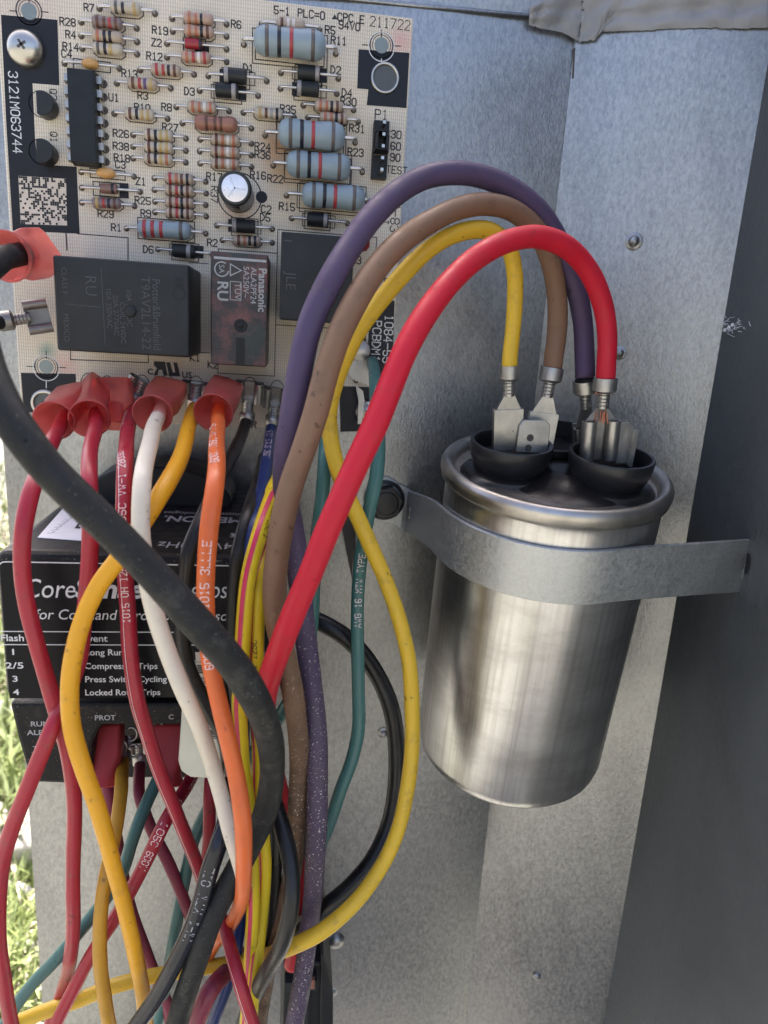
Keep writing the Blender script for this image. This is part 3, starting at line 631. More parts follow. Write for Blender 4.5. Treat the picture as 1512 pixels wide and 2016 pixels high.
g = G(); c = Q(515, 388, .035); g.add([c + V((math.cos(6.2832 * i / 20), 0, math.sin(6.2832 * i / 20))) * 11.5 * k0 for i in range(20)], [tuple(range(20))]); g.build('polarity_print', M['maskblack'], board)
def eyelet(px, py, ro, ri, scr=False, dark=True):
    c = Q(px, py, .04); g = G(); ro *= k0; ri *= k0
    g.add(*lathe(c, NF, [(ro, 0), (ro * .97, .35), ((ro + ri) / 2, .5), (ri, .3), (ri, -.05)], 40)); e = g.build('eyelet', M['nickel'], board, True)
    g = G(); g.add(*lathe(c, NF, [(ri * 1.01, .06), (0, .06)], 32)); g.build('hole', M['holegrey'] if 'holegrey' in M else M.setdefault('holegrey', plain('open_hole', (.10, .105, .105), .5, .5)), e)
eyelet(758, 154, 29, 23); eyelet(89, 794, 29, 21)
def screw(px, py, rp, hgt, label):
    c = P(px, py, YB - hgt * .5); c.y = YB; R = rp * mmpx(px, py, YB - hgt); N = 48
    tp = tag(empty('screw', c), None, None)
    g = G(); g.add(*lathe(c, NF, [(R * .98, 0), (R, hgt * .18), (R * .93, hgt * .45), (R * .74, hgt * .75), (R * .45, hgt * .94), (0, hgt)], N)); s = g.build('screw', M['nickel'], board, True)
    bpy.data.objects.remove(tp); s['label'] = label
    for a in (35, 125):
        d = V((math.cos(R_(a)), 0, math.sin(R_(a)))); e = V((-d.z, 0, d.x)); g = G(); q = [c + NF * (hgt * 1.015)]
        g.add(*box(c + NF * hgt * .96, d * R * .27, e * R * .065, NF * hgt * .05)); g.build('cross_slot', M['hole'], s)
screw(47, 92, 37, 3.2, 'domed cross-head screw'); screw(722, 812, 24, 2.2, 'smaller cross-head screw')

# --- relays
def fluxmat():
    mt, nt, bs = nodes('flux_stained_relay'); v = mapped(nt)
    n = ramp(nt, noise(nt, v, 130, 6, .7), [(.47, (0,) * 3), (.68, (1,) * 3)]); c = mixc(nt, n, (.022, .021, .022), (.17, .06, .055))
    n2 = ramp(nt, noise(nt, mapped(nt, (1, 1, 1), (1, 0, 0)), 90, 5), [(.55, (0,) * 3), (.7, (.7,) * 3)]); c = mixc(nt, n2, c, (.02, .05, .04))
    nt.links.new(c, bs.inputs['Base Color']); bs.inputs['Roughness'].default_value = .42; bump(nt, bs, noise(nt, v, 700, 4), .12, .0001); return mt
g = G(); X0, X1, Z0, Z1, Y = pbox(g, 103, 503, 373, 705, .3, 20, .062); k1 = g.build('relay', M['relayblack'], board); bev(k1, .5, 3); k1['label'] = 'large square black relay'
g = G(); zc = (Z0 + Z1) / 2; up = V((1, 0, 0)); dn = V((0, 0, -1)); yy = Y - .05
def on(x, z): return V((x, yy, z))
W_ = X1 - X0; H_ = Z1 - Z0
put_font(g, 'T9AV2L14-22', on(X0 + W_ * .64, Z1 - H_ * .15), dn, up, 2.6, align='l', bold=-.005); put_font(g, 'Potter&Brumfield', on(X0 + W_ * .725, Z1 - H_ * .17), dn, up, 2.2, stretch=.92)
for i, s in enumerate(('10A 250VAC', '20A 277VAC', 'COIL 24VDC', '10A 28VDC')): put_font(g, s, on(X0 + W_ * (.38 + .05 * i), Z1 - H_ * (.3 + .07 * (i % 3))), dn, up, 1.5)
put_font(g, 'CLASS F', on(X0 + W_ * .06, Z1 - H_ * .12), dn, up, 1.5); put_font(g, 'MEXICO', on(X0 + W_ * .06, Z1 - H_ * .6), dn, up, 1.5)
ribbon(g, [on(X0 + W_ * .35, Z1 - H_ * .1), on(X0 + W_ * .36, Z0 + H_ * .1)], .12, NF); ribbon(g, [on(X0 + W_ * .08, zc), on(X0 + W_ * .34, zc - .2)], .12, NF)
put_font(g, 'RU', on(X0 + W_ * .23, Z1 - H_ * .18), dn, up, 3.2, bold=-.01)
g.build('moulded_lettering', M['greyink'], k1)
g = G(); c = on(X0 + W_ * .555, zc - .6); g.add(*lathe(V((c.x, Y, c.z)), NF, [(1.3, 0), (1.2, .25), (.8, .42), (0, .5)], 20)); g.build('vent_nub', M['relayblack'], k1, True)
g = G()
for i, zz in enumerate((.14, .20)): g.add(*boxa(X1 - W_ * .105, X1 - W_ * .045, Y - .03, Y + .2, Z1 - H_ * (zz + .045), Z1 - H_ * zz))
c = on(X1 - W_ * .075, Z1 - H_ * .315); n = 24; ribbon(g, [c + V((math.cos(6.2832 * i / n), 0, math.sin(6.2832 * i / n))) * 1.2 for i in range(n)], .45, NF, close=True)
g.build('raised_mark', M['black'], k1)
line([(152, 460), (252, 468), (252, 512)], 2); line([(130, 460), (132, 492)], 2.4); line([(139, 690), (139, 708), (292, 714), (292, 700)], 2); line([(373, 517), (410, 519)], 1.6); line([(373, 693), (412, 694)], 1.6)
g = G(); X0, X1, Z0, Z1, Y = pbox(g, 415, 494, 524, 724, .3, 15.5, .07); k2 = g.build('relay', M['relayred'] if 'relayred' in M else M.setdefault('relayred', fluxmat()), board); bev(k2, .3); k2['label'] = 'narrow black relay with white lettering'
g = G(); yy = Y - .05; W_ = X1 - X0; H_ = Z1 - Z0; zc = (Z0 + Z1) / 2
put_font(g, 'Panasonic', on(X0 + W_ * .84, Z1 - H_ * .115), dn, up, 2.35, bold=.025, stretch=.98)
g2 = G(); put_font(g2, 'ALA2PF24', on(X0 + W_ * .70, Z1 - H_ * .115), dn, up, 1.75); put_font(g2, '5A250V~', on(X0 + W_ * .57, Z1 - H_ * .11), dn, up, 1.7)
ribbon(g2, [on(X0 + W_ * .07, Z1 - H_ * .055), on(X0 + W_ * .95, Z1 - H_ * .055)], .5, NF)
put_font(g, 'TUV', on(X0 + W_ * .42, Z1 - H_ * .26), dn, up, 1.8)
ribbon(g, [on(X0 + W_ * a, Z1 - H_ * b) for a, b in ((.34, .25), (.53, .25), (.53, .41), (.34, .41))], .15, NF, close=True)
n = 24; c = on(X0 + W_ * .19, Z1 - H_ * .15); ribbon(g, [c + V((math.cos(6.2832 * i / n), 0, math.sin(6.2832 * i / n))) * 1.45 for i in range(4, n)], .28, NF); put_font(g, 'SA', c + V((-.55, 0, .95)), dn, up, 1.6)
ribbon(g2, [on(X0 + W_ * a, Z1 - H_ * b) for a, b in ((.34, .1), (.34, .2), (.53, .15))], .22, NF, close=True)
put_font(g, 'RU', on(X0 + W_ * .12, Z1 - H_ * .25), dn, up, 3.2, bold=.02)
g.build('printed_lettering', M['silverink'], k2); g2.build('printed_lettering', M['dimink'], k2)
g = G(); put_font(g, 'TYPE', on(X0 + W_ * .1, Z1 - H_ * .43), dn, up, 1.4); put_font(g, '90612', on(X0 + W_ * .1, Z1 - H_ * .76), dn, up, 1.5); g.build('moulded_lettering', M['greyink'], k2)
g = G(); c = V((X0 + W_ * .53, Y, Z1 - H_ * .635)); g.add(*lathe(c, NF, [(1.45, 0), (1.4, .18), (1.05, .2), (1.0, .05), (.55, .05), (.5, .3), (0, .34)], 24)); g.build('vent_nub', M['relayblack'], k2, True)
g = G(); g.add(*boxa(X0 + W_ * .45, X0 + W_ * .61, Y - .06, Y + .1, Z0 + H_ * .015, Z0 + H_ * .255)); g.build('slot', M['black'], k2)
rect(430, 490, 546, 735, 1.8, .05)
g = G(); X0, X1, Z0, Z1, Y = pbox(g, 554, 456, 690, 638, .3, 15, .07); k3 = g.build('relay', M['relayblack'], board); bev(k3, .35); k3['label'] = 'plain black relay behind the purple wire'
g = G(); yy = Y - .05; put_font(g, 'JLE', on(X0 + (X1 - X0) * .08, Z0 + (Z1 - Z0) * .55), dn, up, 3.0); put_font(g, '1', on(X0 + .6, Z1 - 1.2), dn, up, 2.4); g.build('moulded_lettering', M['greyink'], k3)
rect(547, 452, 742, 642, 1.8, .05)
# red drop capacitor beside the third relay
c = P(712, 480, YB - 4); g = G(); g.add(*lathe(c + V((0, 0, -1.8)), V((0, 0, 1)), [(0, 0), (1.2, .3), (1.9, 1.2), (1.9, 4), (1.2, 5.6), (0, 6)], 20)); g.build('drop_capacitor', M['redcap'], board, True)

# --- terminals on the board's lower and left edges
def spade(g, R0, R1, wr, nrm, w=6.4, rl=7.6, mi=0, rr=1.05):    # receptacle at R0, wire entry at R1
    ax = (R0 - R1); L = ax.length; ax.normalize(); nrm = (nrm - nrm.dot(ax) * ax).normalized(); s = ax.cross(nrm)
    rl = min(rl, L * .5); a = R0 - ax * rl / 2
    g.add(*box(a - nrm * .5, s * w / 2, nrm * .25, ax * rl / 2), mi)
    for q in (-1, 1):                        # rolled edges
        c = a + s * q * (w / 2 - rr * .9); path = [c + ax * rl / 2, c - ax * rl / 2]
        arc = [R_(90 + q * 90 + (-q) * t * 20) for t in range(0, 15)]
        out = [s * math.cos(t) * rr + nrm * math.sin(t) * rr * .95 for t in arc]; inn = [s * math.cos(t) * (rr - .35) + nrm * math.sin(t) * (rr - .4) for t in arc]
        n = len(arc); vs = [c + ax * e * rl / 2 + o + nrm * .35 for e in (-1, 1) for o in out + inn[::-1]]; m_ = 2 * n
        fs = [(i, (i + 1) % m_, m_ + (i + 1) % m_, m_ + i) for i in range(m_)] + [(i, m_ - 1 - i, m_ - 2 - i, i + 1)[::-1] for i in range(n - 1)] + [(m_ + i, m_ + m_ - 1 - i, m_ + m_ - 2 - i, m_ + i + 1) for i in range(n - 1)]
        g.add(vs, fs, mi)
    b0 = R0 - ax * rl; b1 = R1 + ax * 5.6; n1 = w * .42; n2 = 1.1
    q = [b0 + s * n1 - nrm * .5, b0 - s * n1 - nrm * .5, b1 - s * n2 - nrm * .7, b1 + s * n2 - nrm * .7]; g.add(*prism(q, nrm * .5), mi)
    pth = [R1 + ax * 5.8, R1 + ax * 2.6]; g.add(*tube(pth, 1.25, 12), mi)
    for k in range(4): c = R1 + ax * (3 + .7 * k); g.add(*lathe(c, ax, [(1.2, -.16), (1.36, 0), (1.2, .16)], 12), mi)
    ro = wr + .42; g.add(*lathe(R1, ax, [(ro * .97, -.5), (ro, -.1), (ro, 2.1), (ro * .82, 2.5), (1.3, 2.7), (1.1, 2.4), (wr * .9, 2.0), (wr * .98, -.4), (ro * .97, -.5)], 24), mi)
def flag(g, B, Mo, nrm, w=7.6, h=5.4, rm=4.1):        # soft vinyl insulator: square body at B, flared mouth at Mo
    ax = (Mo - B); L = ax.length; ax.normalize(); nrm = (nrm - nrm.dot(ax) * ax).normalized(); s = ax.cross(nrm); n = 24
    def ring(t, a, b, p):
        o = []
        for k in range(n):
            th = 2 * math.pi * k / n; c_, s_ = math.cos(th), math.sin(th); e = 2 / p
            o.append(B + ax * L * t + s * a * math.copysign(abs(c_) ** e, c_) + nrm * b * math.copysign(abs(s_) ** e, s_))
        return o
    rings = [ring(-.02, w * .40, h * .38, 6), ring(0, w * .47, h * .46, 6), ring(.06, w / 2, h / 2, 6), ring(.50, w / 2, h / 2, 6), ring(.62, w * .47, h * .52, 4), ring(.80, rm * .82, rm * .80, 2.4), ring(1.0, rm, rm, 2), ring(1.015, rm * .94, rm * .94, 2), ring(.9, rm * .72, rm * .72, 2), ring(.72, rm * .48, rm * .48, 2), ring(.5, rm * .44, rm * .44, 2)]
    vs = [p for r in rings for p in r]; fs = [(i * n + k, i * n + (k + 1) % n, (i + 1) * n + (k + 1) % n, (i + 1) * n + k) for i in range(len(rings) - 1) for k in range(n)]
    fs = [f[::-1] for f in fs] if ax.cross(s).dot(nrm) < 0 else fs
    fs.append(tuple(range(n))); fs.append(tuple((len(rings) - 1) * n + k for k in range(n - 1, -1, -1)))
    g.add(vs, fs)
def tab(px, py, L=8, yo=0):                                           # male blade standing on the board with its printed oval
    c = Q(px, py, 0); g = G(); g.add(*box(c + NF * 3.2 + V((0, 0, 0)), V((1.9, 0, 0)), V((0, 3.2, 0)), V((0, 0, .4)))); g.build('blade_tab', M['tin'], board)
    n = 24; ribbon(ink, [Q(px, py) + V((2.0 * math.cos(6.2832 * i / n), 0, 3.6 * math.sin(6.2832 * i / n))) for i in range(n)], .2, NF, close=True)
for px, py in ((280, 768), (330, 768), (386, 770), (445, 772), (492, 772), (545, 778), (175, 765), (212, 770)): tab(px, py)
ink.build('silkscreen', M['ink'], board)
# ------------------------------------------------------------------ run capacitor, leaning out of its strap
CT, CB = P(1094, 916, -45), P(996, 1470, -31)
ca = (CT - CB).normalized(); CL = (CT - CB).length
lx = V((1, 0, 0)); lx = (lx - lx.dot(ca) * ca).normalized(); ly = ca.cross(lx)
if ly.y < 0: ly = -ly                          # towards the back panel
RB, RR = 23.2, 24.6
capo = tag(empty('run_capacitor', CB), 'round bare aluminium run capacitor with black terminal cups held by the strap', 'capacitor')
# the can keeps its own axes so the drawn lines follow it
def canobj(name, prof, mat, par, n=96, off=V((0, 0, 0))):
    g = G(); g.add(*lathe(V((0, 0, 0)) + off, V((0, 0, 1)), prof, n)); o = mesh(name, g.v, g.f, mat, None, True, g.m, V((0, 0, 0)))
    o.parent = par; mt = Matrix((lx, ly if lx.cross(ly).dot(ca) > 0 else -ly, ca)).transposed().to_4x4(); o.matrix_local = mt; ORG[o] = V((0, 0, 0)); return o
L = CL
canobj('can', [(0, 0), (16, 0), (19.3, .25), (21.4, 1.2), (22.7, 2.9), (RB, 5.2), (RB, L * .3), (RB + .06, L * .5), (RB, L * .7), (RB, L - 6.0), (RB - .15, L - 5), (RB + .1, L - 4.2)], M['can'], capo)
canobj('rim', [(RB + .1, L - 4.2), (RB + 1.0, L - 3.7), (RR - .25, L - 3.0), (RR, L - 2.1), (RR - .05, L - 1.2), (RR - .5, L - .3), (RR - 1.2, L), (RR - 2.0, L - .15), (RR - 2.6, L - .7), (RR - 3.0, L - 1.6), (RR - 3.2, L - 2.3)], M['rim'] if 'rim' in M else M.setdefault('rim', plain('rolled_rim', (.46, .435, .40), .36, 1, var=.25, sc=250, bmp=.1)), capo)
canobj('lid', [(RR - 3.2, L - 2.3), (RR - 4.2, L - 2.5), (RR - 8, L - 2.0), (0, L - 1.6)], M['lid'] if 'lid' in M else M.setdefault('lid', plain('stained_lid', (.30, .28, .26), .42, .85, var=.6, sc=140, bmp=.2)), capo)
lidc = CT - ca * 1.9
CUPS = [(-10.3, .4), (9.2, -6.0), (3.0, 11.4)]
res = G()
for x, y in CUPS: res.add(*lathe(lidc + lx * x + ly * y, ca, [(10.2, -.4), (9.7, .25), (8.8, .8), (7.6, 1.0), (6.5, 1.6), (0, 2)], 40))
res.add(*lathe(lidc + lx * 1.4 - ly * 3.5, ca, [(14.0, -.3), (13, .3), (10, .8), (7.5, 1.6), (5, 2.6), (0, 3.2)], 40))
res.build('resin_seal', M['resin'], capo, True, loc=CB)
for q_, (x, y) in enumerate(CUPS):
    hk = .6 if q_ == 2 else 1
    g = G(); g.add(*lathe(lidc + lx * x + ly * y, ca, [(7.0, .2), (7.5, 1.2), (8.0, 2.6), (8.5, 4.0 * hk), (8.75, 6.6 * hk), (8.6, 6.9 * hk), (8.0, 6.9 * hk), (7.8, 6.6 * hk), (7.6, 3.4 * hk), (0, 3.3 * hk)], 48)); g.build('terminal_cup', M['cup'], capo, auto=40, loc=CB)
# male blade cluster standing in the cups
def plate(pts, Y, th, holes=(), slant=0):      # plate outline in photo pixels on the plane y = Y (slanting back by slant mm per px upward)
    ym = max(p[1] for p in pts)
    return prism([P(x, y, Y + (ym - y) * slant) for x, y in pts], V((0, th, 0)))
g = G(); g.add(*plate([(1023, 838), (1031, 827), (1074, 827), (1084, 838), (1078, 893), (1016, 890)], -46.5, .8)); b = g.build('blade', M['tin'], capo, loc=CB); bev(b, .15)
b['label'] = 'tilted spare blade with two holes'
for x, y in ((1044, 862), (1040, 882)):
    c = P(x, y, -46.56); g = G(); g.add(*lathe(c, NF, [(.75, .03), (.5, .05), (0, .05)], 16)); g.build('blade_hole', M['hole'], b)
g = G(); g.add(*plate([(1214, 832), (1240, 832), (1250, 842), (1238, 912), (1212, 912)], -49.0, .8)); g.add(*plate([(1185, 836), (1238, 836), (1246, 846), (1236, 900), (1185, 900)], -42.0, .7)); g.add(*box((P(1247, 850, -49) + P(1238, 910, -49)) / 2, V((.35, 0, .1)), V((.6, 2.6, 0)), (P(1251, 842, -49) - P(1238, 912, -49)) / 2)); g.build('blade', M['tin'], capo, loc=CB)
g = G(); g.add(*plate([(1128, 835), (1150, 830), (1150, 900), (1132, 900)], -41, .8)); g.build('blade', M['tin'], capo, loc=CB)
g = G(); g.add(*plate([(1085, 826), (1130, 832), (1128, 860), (1084, 858)], -30, .8)); g.build('blade', M['relayblack'], capo, loc=CB)

# ------------------------------------------------------------------ strap: from the bolt on the panel, round the can, to the slot in the side wall
sth = .9; hS = (CT - ca * 13.8 - CB).dot(ca)
hh = 5.9
Lb = P(790, 1000, -1.5); Lc = P(757, 984, -1.2)
we = hit(1463, 1112, corner, wnrm)
c0 = CB + ca * hS
def cyl(th): return c0 + (lx * math.cos(th) + ly * math.sin(th)) * (RB + .25)
# tangent from left anchor and right anchor
def tang(pt, side):
    d = pt - c0; px_, py_ = d.dot(lx), d.dot(ly); dist = math.hypot(px_, py_); a = math.atan2(py_, px_); return a + side * math.acos(min(1, (RB + .25) / dist))
tl, tr = tang(Lb, 1) , tang(we, -1)
while tl > tr: tl -= 2 * math.pi
if tr - tl > math.pi * 1.3: tl += 2 * math.pi
mid = [(cyl(tl + (tr - tl) * i / 24), ca) for i in range(25)]
left = [(Lb + V((-2, .6, 1.2)), V((0, 0, 1))), (Lb + V((2.2, -.3, -.6)), V((0, 0, 1)).lerp(ca, .1))]
lead = [(seg(left[-1][0], mid[0][0], t), V((0, 0, 1)).lerp(ca, .1 + .9 * t).normalized()) for t in (.2, .4, .6, .8)]
trail = [(seg(mid[-1][0], we, t), ca.lerp(V((0, 0, 1)), t * .8).normalized()) for t in (.2, .4, .6, .8, 1)]
bL = left[-1][0]; dL = (bL - c0).dot(ca); NB = 9
lead = [(seg(bL - ca * dL, mid[0][0], t), V((0, 0, 1)).lerp(ca, min(1, .1 + .9 * t)).normalized()) for t in (0, .2, .4, .6, .8)]
both = lead + mid; dist = [0.0]
for (p, _), (q_, _) in zip(both, both[1:]): dist.append(dist[-1] + (q_ - p).length)
LL = dist[len(lead)]; both = [(p + ca * dL * .5 * ((1 - s_ / LL) + math.sqrt((1 - s_ / LL) ** 2 + .06)), u) for (p, u), s_ in zip(both, dist)]
run = left[:1] + both + trail
g = G(); vs = []
for i, (p, upv) in enumerate(run):
    t = (run[min(i + 1, len(run) - 1)][0] - run[max(i - 1, 0)][0]).normalized(); o = t.cross(upv).normalized(); 
    if o.dot(p - c0) < 0: o = -o
    vs += [p + upv * hh, p + upv * hh + o * sth, p - upv * hh + o * sth, p - upv * hh]
n = len(run); fs = []
for i in range(n - 1):
    for k in range(4): fs.append((i * 4 + k, (i + 1) * 4 + k, (i + 1) * 4 + (k + 1) % 4, i * 4 + (k + 1) % 4))
fs += [(0, 1, 2, 3), ((n - 1) * 4 + 3, (n - 1) * 4 + 2, (n - 1) * 4 + 1, (n - 1) * 4)]
g.add(vs, fs); so = empty('mounting_strap', Lc); tag(so, 'flat galvanised strap wrapped round the capacitor and slotted into the side wall', 'strap')
st = g.build('strap_band', M['strap'], so, auto=30); bev(st, .12, 1, 50)
# rounded foot with bolt, rivet, and end tab
g = G(); R = 6.4; pts = []
for i in range(17): a = R_(80 + 200 * i / 16); pts.append(Lc + V((R * math.cos(a) * .8, 0, R * math.sin(a))))
pts += [Lb + V((-1.5, 0, 1.2 - hh)), Lb + V((-1.5, 0, 1.2 + hh))]
g.add(*prism(pts, V((0, .9, 0)))); bev(g.build('strap_foot', M['strap'], so), .1, 1, 50)
c = Lc + V((0, -.1, 0)); g = G(); g.add(*lathe(c, NF, [(5.6, 0), (5.6, .7), (4.6, .9)], 32)); n6 = 6
hx = [c + NF * .8 + V((math.cos(R_(60 * i + 12)) * 4.7, 0, math.sin(R_(60 * i + 12)) * 4.7)) for i in range(6)]; g.add(*prism(hx, NF * 3.6)); g.add(*lathe(c + NF * 4.4, NF, [(3.5, -.3), (3.2, .3), (0, .45)], 24)); bev(g.build('hex_bolt', M['bolt'], so, auto=30), .25)
rc = seg(left[-1][0], mid[0][0], .10); nr = (left[-1][0] - mid[0][0]).cross(V((0, 0, 1))).normalized(); nr = nr if nr.y < 0 else -nr
g = G(); g.add(*lathe(rc + nr * .9, nr, [(2.1, 0), (2.0, .18), (1.5, .25), (0, .2)], 24)); g.build('rivet', M['tin'], so, True)
td = (we - mid[-1][0]).normalized(); tp = [we + td * -.6 + V((0, 0, 2.7)), we + td * .7 + V((0, 0, 1.9)), we + td * 2.4 + V((0, 0, 1.8)), we + td * 2.4 + V((0, 0, -1.8)), we + td * .7 + V((0, 0, -1.9)), we + td * -.6 + V((0, 0, -2.7))]
tn = td.cross(V((0, 0, 1))).normalized(); tn = tn if tn.y < 0 else -tn
g = G(); g.add(*prism([p + tn * .2 for p in tp], tn * .75)); g.build('end_tab', M['strap'], so)
s0 = we + td * 1.6; n_ = 20; q = hit(1472, 1110, corner, wnrm) + wnrm * .1
g = G(); g.add([q + wd * 1.5 * math.cos(6.2832 * i / n_) + V((0, 0, 2.3 * math.sin(6.2832 * i / n_))) for i in range(n_)], [tuple(range(n_))]); g.build('slot', M['maskblack'], cab)

# ------------------------------------------------------------------ control module under the board
YF = -62.0
mx0 = P(-5, 1200, YF).x; mx1 = P(533, 1200, YF).x; mz1 = P(10, 1086, YF).z; mz0 = P(60, 1381, YF).z
mod = tag(empty('control_module', V(((mx0 + mx1) / 2, YF, mz0))), 'dusty black diagnostic module with white printed label below the circuit board', 'control module')
g = G(); g.add(*boxa(mx0, mx1, YF, -3, mz0, mz1)); cs = g.build('case', M['dusty'] if 'dusty' in M else M.setdefault('dusty', wiremat('dusty_black_plastic', (.012, .012, .013), .45, spec=.2, specks=.35, speck_col=(.22, .2, .15), dirt=.25, dirt_col=(.10, .09, .07))), mod, loc=ORG[mod]); bev(cs, 2.0, 4)
g = G(); cx = (P(325, 905, -14).x); hw = (P(470, 930, -14).x - P(190, 930, -14).x) / 2; hz = P(310, 902, -14).z - mz1
arc = [V((cx + hw * math.cos(R_(180 * i / 24)), -9, mz1 - .5 + (hz + .5) * math.sin(R_(180 * i / 24)) ** .8)) for i in range(25)]
g.add(*prism(arc, V((0, -16, 0)))); bev(g.build('rear_hump', M['black'], mod, loc=ORG[mod], auto=40), .6)
lx0, lx1 = P(-20, 1200, YF).x, P(520, 1240, YF).x; lz1 = P(10, 1104, YF).z; lz0 = P(60, 1374, YF).z
yl = YF - .12
g = G(); g.add(*boxa(mx0 + 1, lx1, yl, YF + .1, lz0, lz1)); g.build('label_plate', M['labelblack'] if 'labelblack' in M else M.setdefault('labelblack', plain('label_black', (.007, .007, .009), .35, var=.3, sc=80, bmp=.03, spec=.15)), mod, loc=ORG[mod])
g = G(); U, Wv = V((1, 0, 0)), V((0, 0, 1)); yt = yl - .05
def L_(px, py): p = P(px, py, yt); return p
km = mmpx(200, 1250, yt)
def ln(x0, y0, x1, w=2.0): a = L_(x0, y0); b = V((L_(x1, y0).x, a.y, a.z)); ribbon(g, [a, b], w * km, NF)
a = L_(2, 1107); ribbon(g, [L_(-4, 1124), V((L_(-2, 1112).x, a.y, L_(-2, 1112).z)), L_(4, 1107), L_(12, 1106), V((L_(500, 1115).x, a.y, L_(12, 1106).z)), V((L_(508, 1124).x, a.y, L_(-4, 1124).z))], 2.4 * km, NF)
ln(0, 1243, 520); ln(0, 1269, 520)
def fitt(s_, x0, x1, y, hpx, shear=0, bold=0): put_font(g, s_, L_(x0, y), U, Wv, hpx * km / .70, shear, bold, fit=(x1 - x0) * km)
fitt('Core', 50, 146, 1176, 40, .22); fitt('Sense', 148, 280, 1176, 40, .2, .03); fitt('Diagnostics', 322, 506, 1176, 38, .22); fitt('for Copeland Scroll Compressors', 70, 474, 1219, 22, .22)
for s, x, x1, y, z in (('Flash', 2, 46, 1262, 14.5), ('Event', 164, 212, 1263, 14.5), ('1', 24.5, 28, 1289, 13), ('2/5', 11, 46, 1316, 13.5), ('3', 25, 35, 1342, 13), ('4', 26, 38, 1368, 13), ('Long Run', 168, 243, 1290, 13.5), ('Compressor Trips', 167, 313, 1317, 13.5), ('Press Switch Cycling', 168, 333, 1343, 13.5), ('Locked Rotor Trips', 168, 320, 1369, 13.5), ('Code', 496, 530, 1291, 13)):
    fitt(s, x, x1, y, z, 0, .012)
g.build('printed_lettering', M['whiteink'], mod, loc=ORG[mod])
# upside-down print and sticker on the top face
g = G(); zt_ = mz1 + .06; U2, W2 = V((-1, 0, 0)), V((0, -1, 0))
def Tz(px, py): return hit(px, py, V((0, 0, zt_)), V((0, 0, 1)))
def tfit(s_, xa, xb, y, depth, bold=0):
    a = Tz(xa, y); b = Tz(xb, y); put_font(g, s_, a, U2, W2, depth / .7, bold=bold, fit=(a - b).length)
tfit('EMERSON.', 496, 322, 1020, 4.6, .03); tfit('Climate Technologies', 494, 322, 1011, 2.6); tfit('24V  60Hz', 478, 312, 1070, 4.0); tfit('US', 474, 454, 1050, 3.0)
a = Tz(482, 1052); g.add([a + V((0, 0, 0)), a + V((-2.6, 0, 0)), a + V((-1.3, -5, 0))], [(0, 1, 2)]); g.build('printed_lettering', M['dimink'], mod, loc=ORG[mod])
g = G(); q = [Tz(x, y) for x, y in ((74, 1059), (129, 996), (215, 1030), (196, 1068))]; g.add(*prism(q, V((0, 0, .12)))); sk = g.build('sticker', M['sticker'], mod, loc=ORG[mod])
g = G(); rnd = random.Random(5)
o_, eu, ev = q[0] + V((0, 0, .16)), (q[3] - q[0]), (q[1] - q[0])
for i in range(12):
    for j in range(10):
        if rnd.random() < .5:
            a = o_ + eu * (.42 + i * .045) + ev * (.25 + j * .055); g.add([a, a + eu * .045, a + eu * .045 + ev * .055, a + ev * .055], [(0, 1, 2, 3)])
for k in range(9):
    a = o_ + eu * (.1 + .02 * k) + ev * (.12 + .085 * k); ribbon(g, [a, a + eu * .07 + ev * .02, a + eu * .09 + ev * .06], .18, V((0, 0, 1)))
g.build('sticker_print', M['maskblack'], sk)
# lower body with its terminal bay
YL = -46
lp = [(18, 1384), (36, 1460), (60, 1541), (180, 1546), (182, 1462), (200, 1428), (356, 1428), (362, 1520), (470, 1530), (500, 1384)]
g = G(); g.add(*prism([P(x, y, YL) for x, y in lp], V((0, 40, 0)))); bev(g.build('lower_body', M['dusty'], mod, loc=ORG[mod]), .8)
g = G(); g.add(*prism([P(x, y, -24) for x, y in ((185, 1400), (395, 1400), (390, 1530), (190, 1530))], V((0, 16, 0)))); g.build('terminal_bay', M['black'], mod, loc=ORG[mod])
g = G()
kl = mmpx(150, 1440, YL)
for s, x, x1, y, z in (('RUN', 61, 97, 1430, 11), ('ALERT', 53, 107, 1447, 11), ('TO', 65, 84, 1478, 10.5), ('L', 66, 73, 1495, 10.5), ('PROT', 187, 228, 1418, 11.5), ('C', 332, 342, 1416, 11)): put_font(g, s, P(x, y, YL - .06), U, Wv, z * kl / .7, 0, .02, fit=(x1 - x) * kl)
g.build('printed_lettering', M['dimink'], mod, loc=ORG[mod])
for x, y in ((258, 1445), (262, 1478), (310, 1434), (238, 1470)):
    g = G(); c = P(x, y, -38); g.add(*tube([c + V((1.3 * math.cos(R_(t)), .2 * math.sin(R_(t)), 1.6 * math.sin(R_(t)))) for t in range(-120, 150, 18)], .28, 6)); g.build('terminal_clip', M['tin'], mod, True, loc=ORG[mod])
# cream plastic tag with bar-code strip
tg = [(362, 1300), (428, 1310), (437, 1520), (428, 1535), (375, 1532), (356, 1520), (350, 1500), (356, 1420)]
g = G(); g.add(*prism([P(x, y, -63) for x, y in tg], V((0, 2.2, 0)))); tgo = g.build('plastic_tag', M['cream'], mod, loc=ORG[mod]); bev(tgo, .6, 3)
g = G(); q = [P(x, y, -63.15) for x, y in ((384, 1284), (404, 1284), (431, 1450), (417, 1460), (395, 1400))]; g.add(*prism(q, V((0, .1, 0)))); g.build('strip', M['cream2'], tgo)
g = G(); rnd = random.Random(2)
for k in range(46):
    t = k / 46; y = 1296 + 160 * t; x = 386 + 27 * t
    if rnd.random() < .75: ribbon(g, [P(x, y, -63.2), P(x + 17, y + 1.5, -63.2)], rnd.uniform(.1, .32), NF)
g.build('bars', M['maskblack'], tgo)

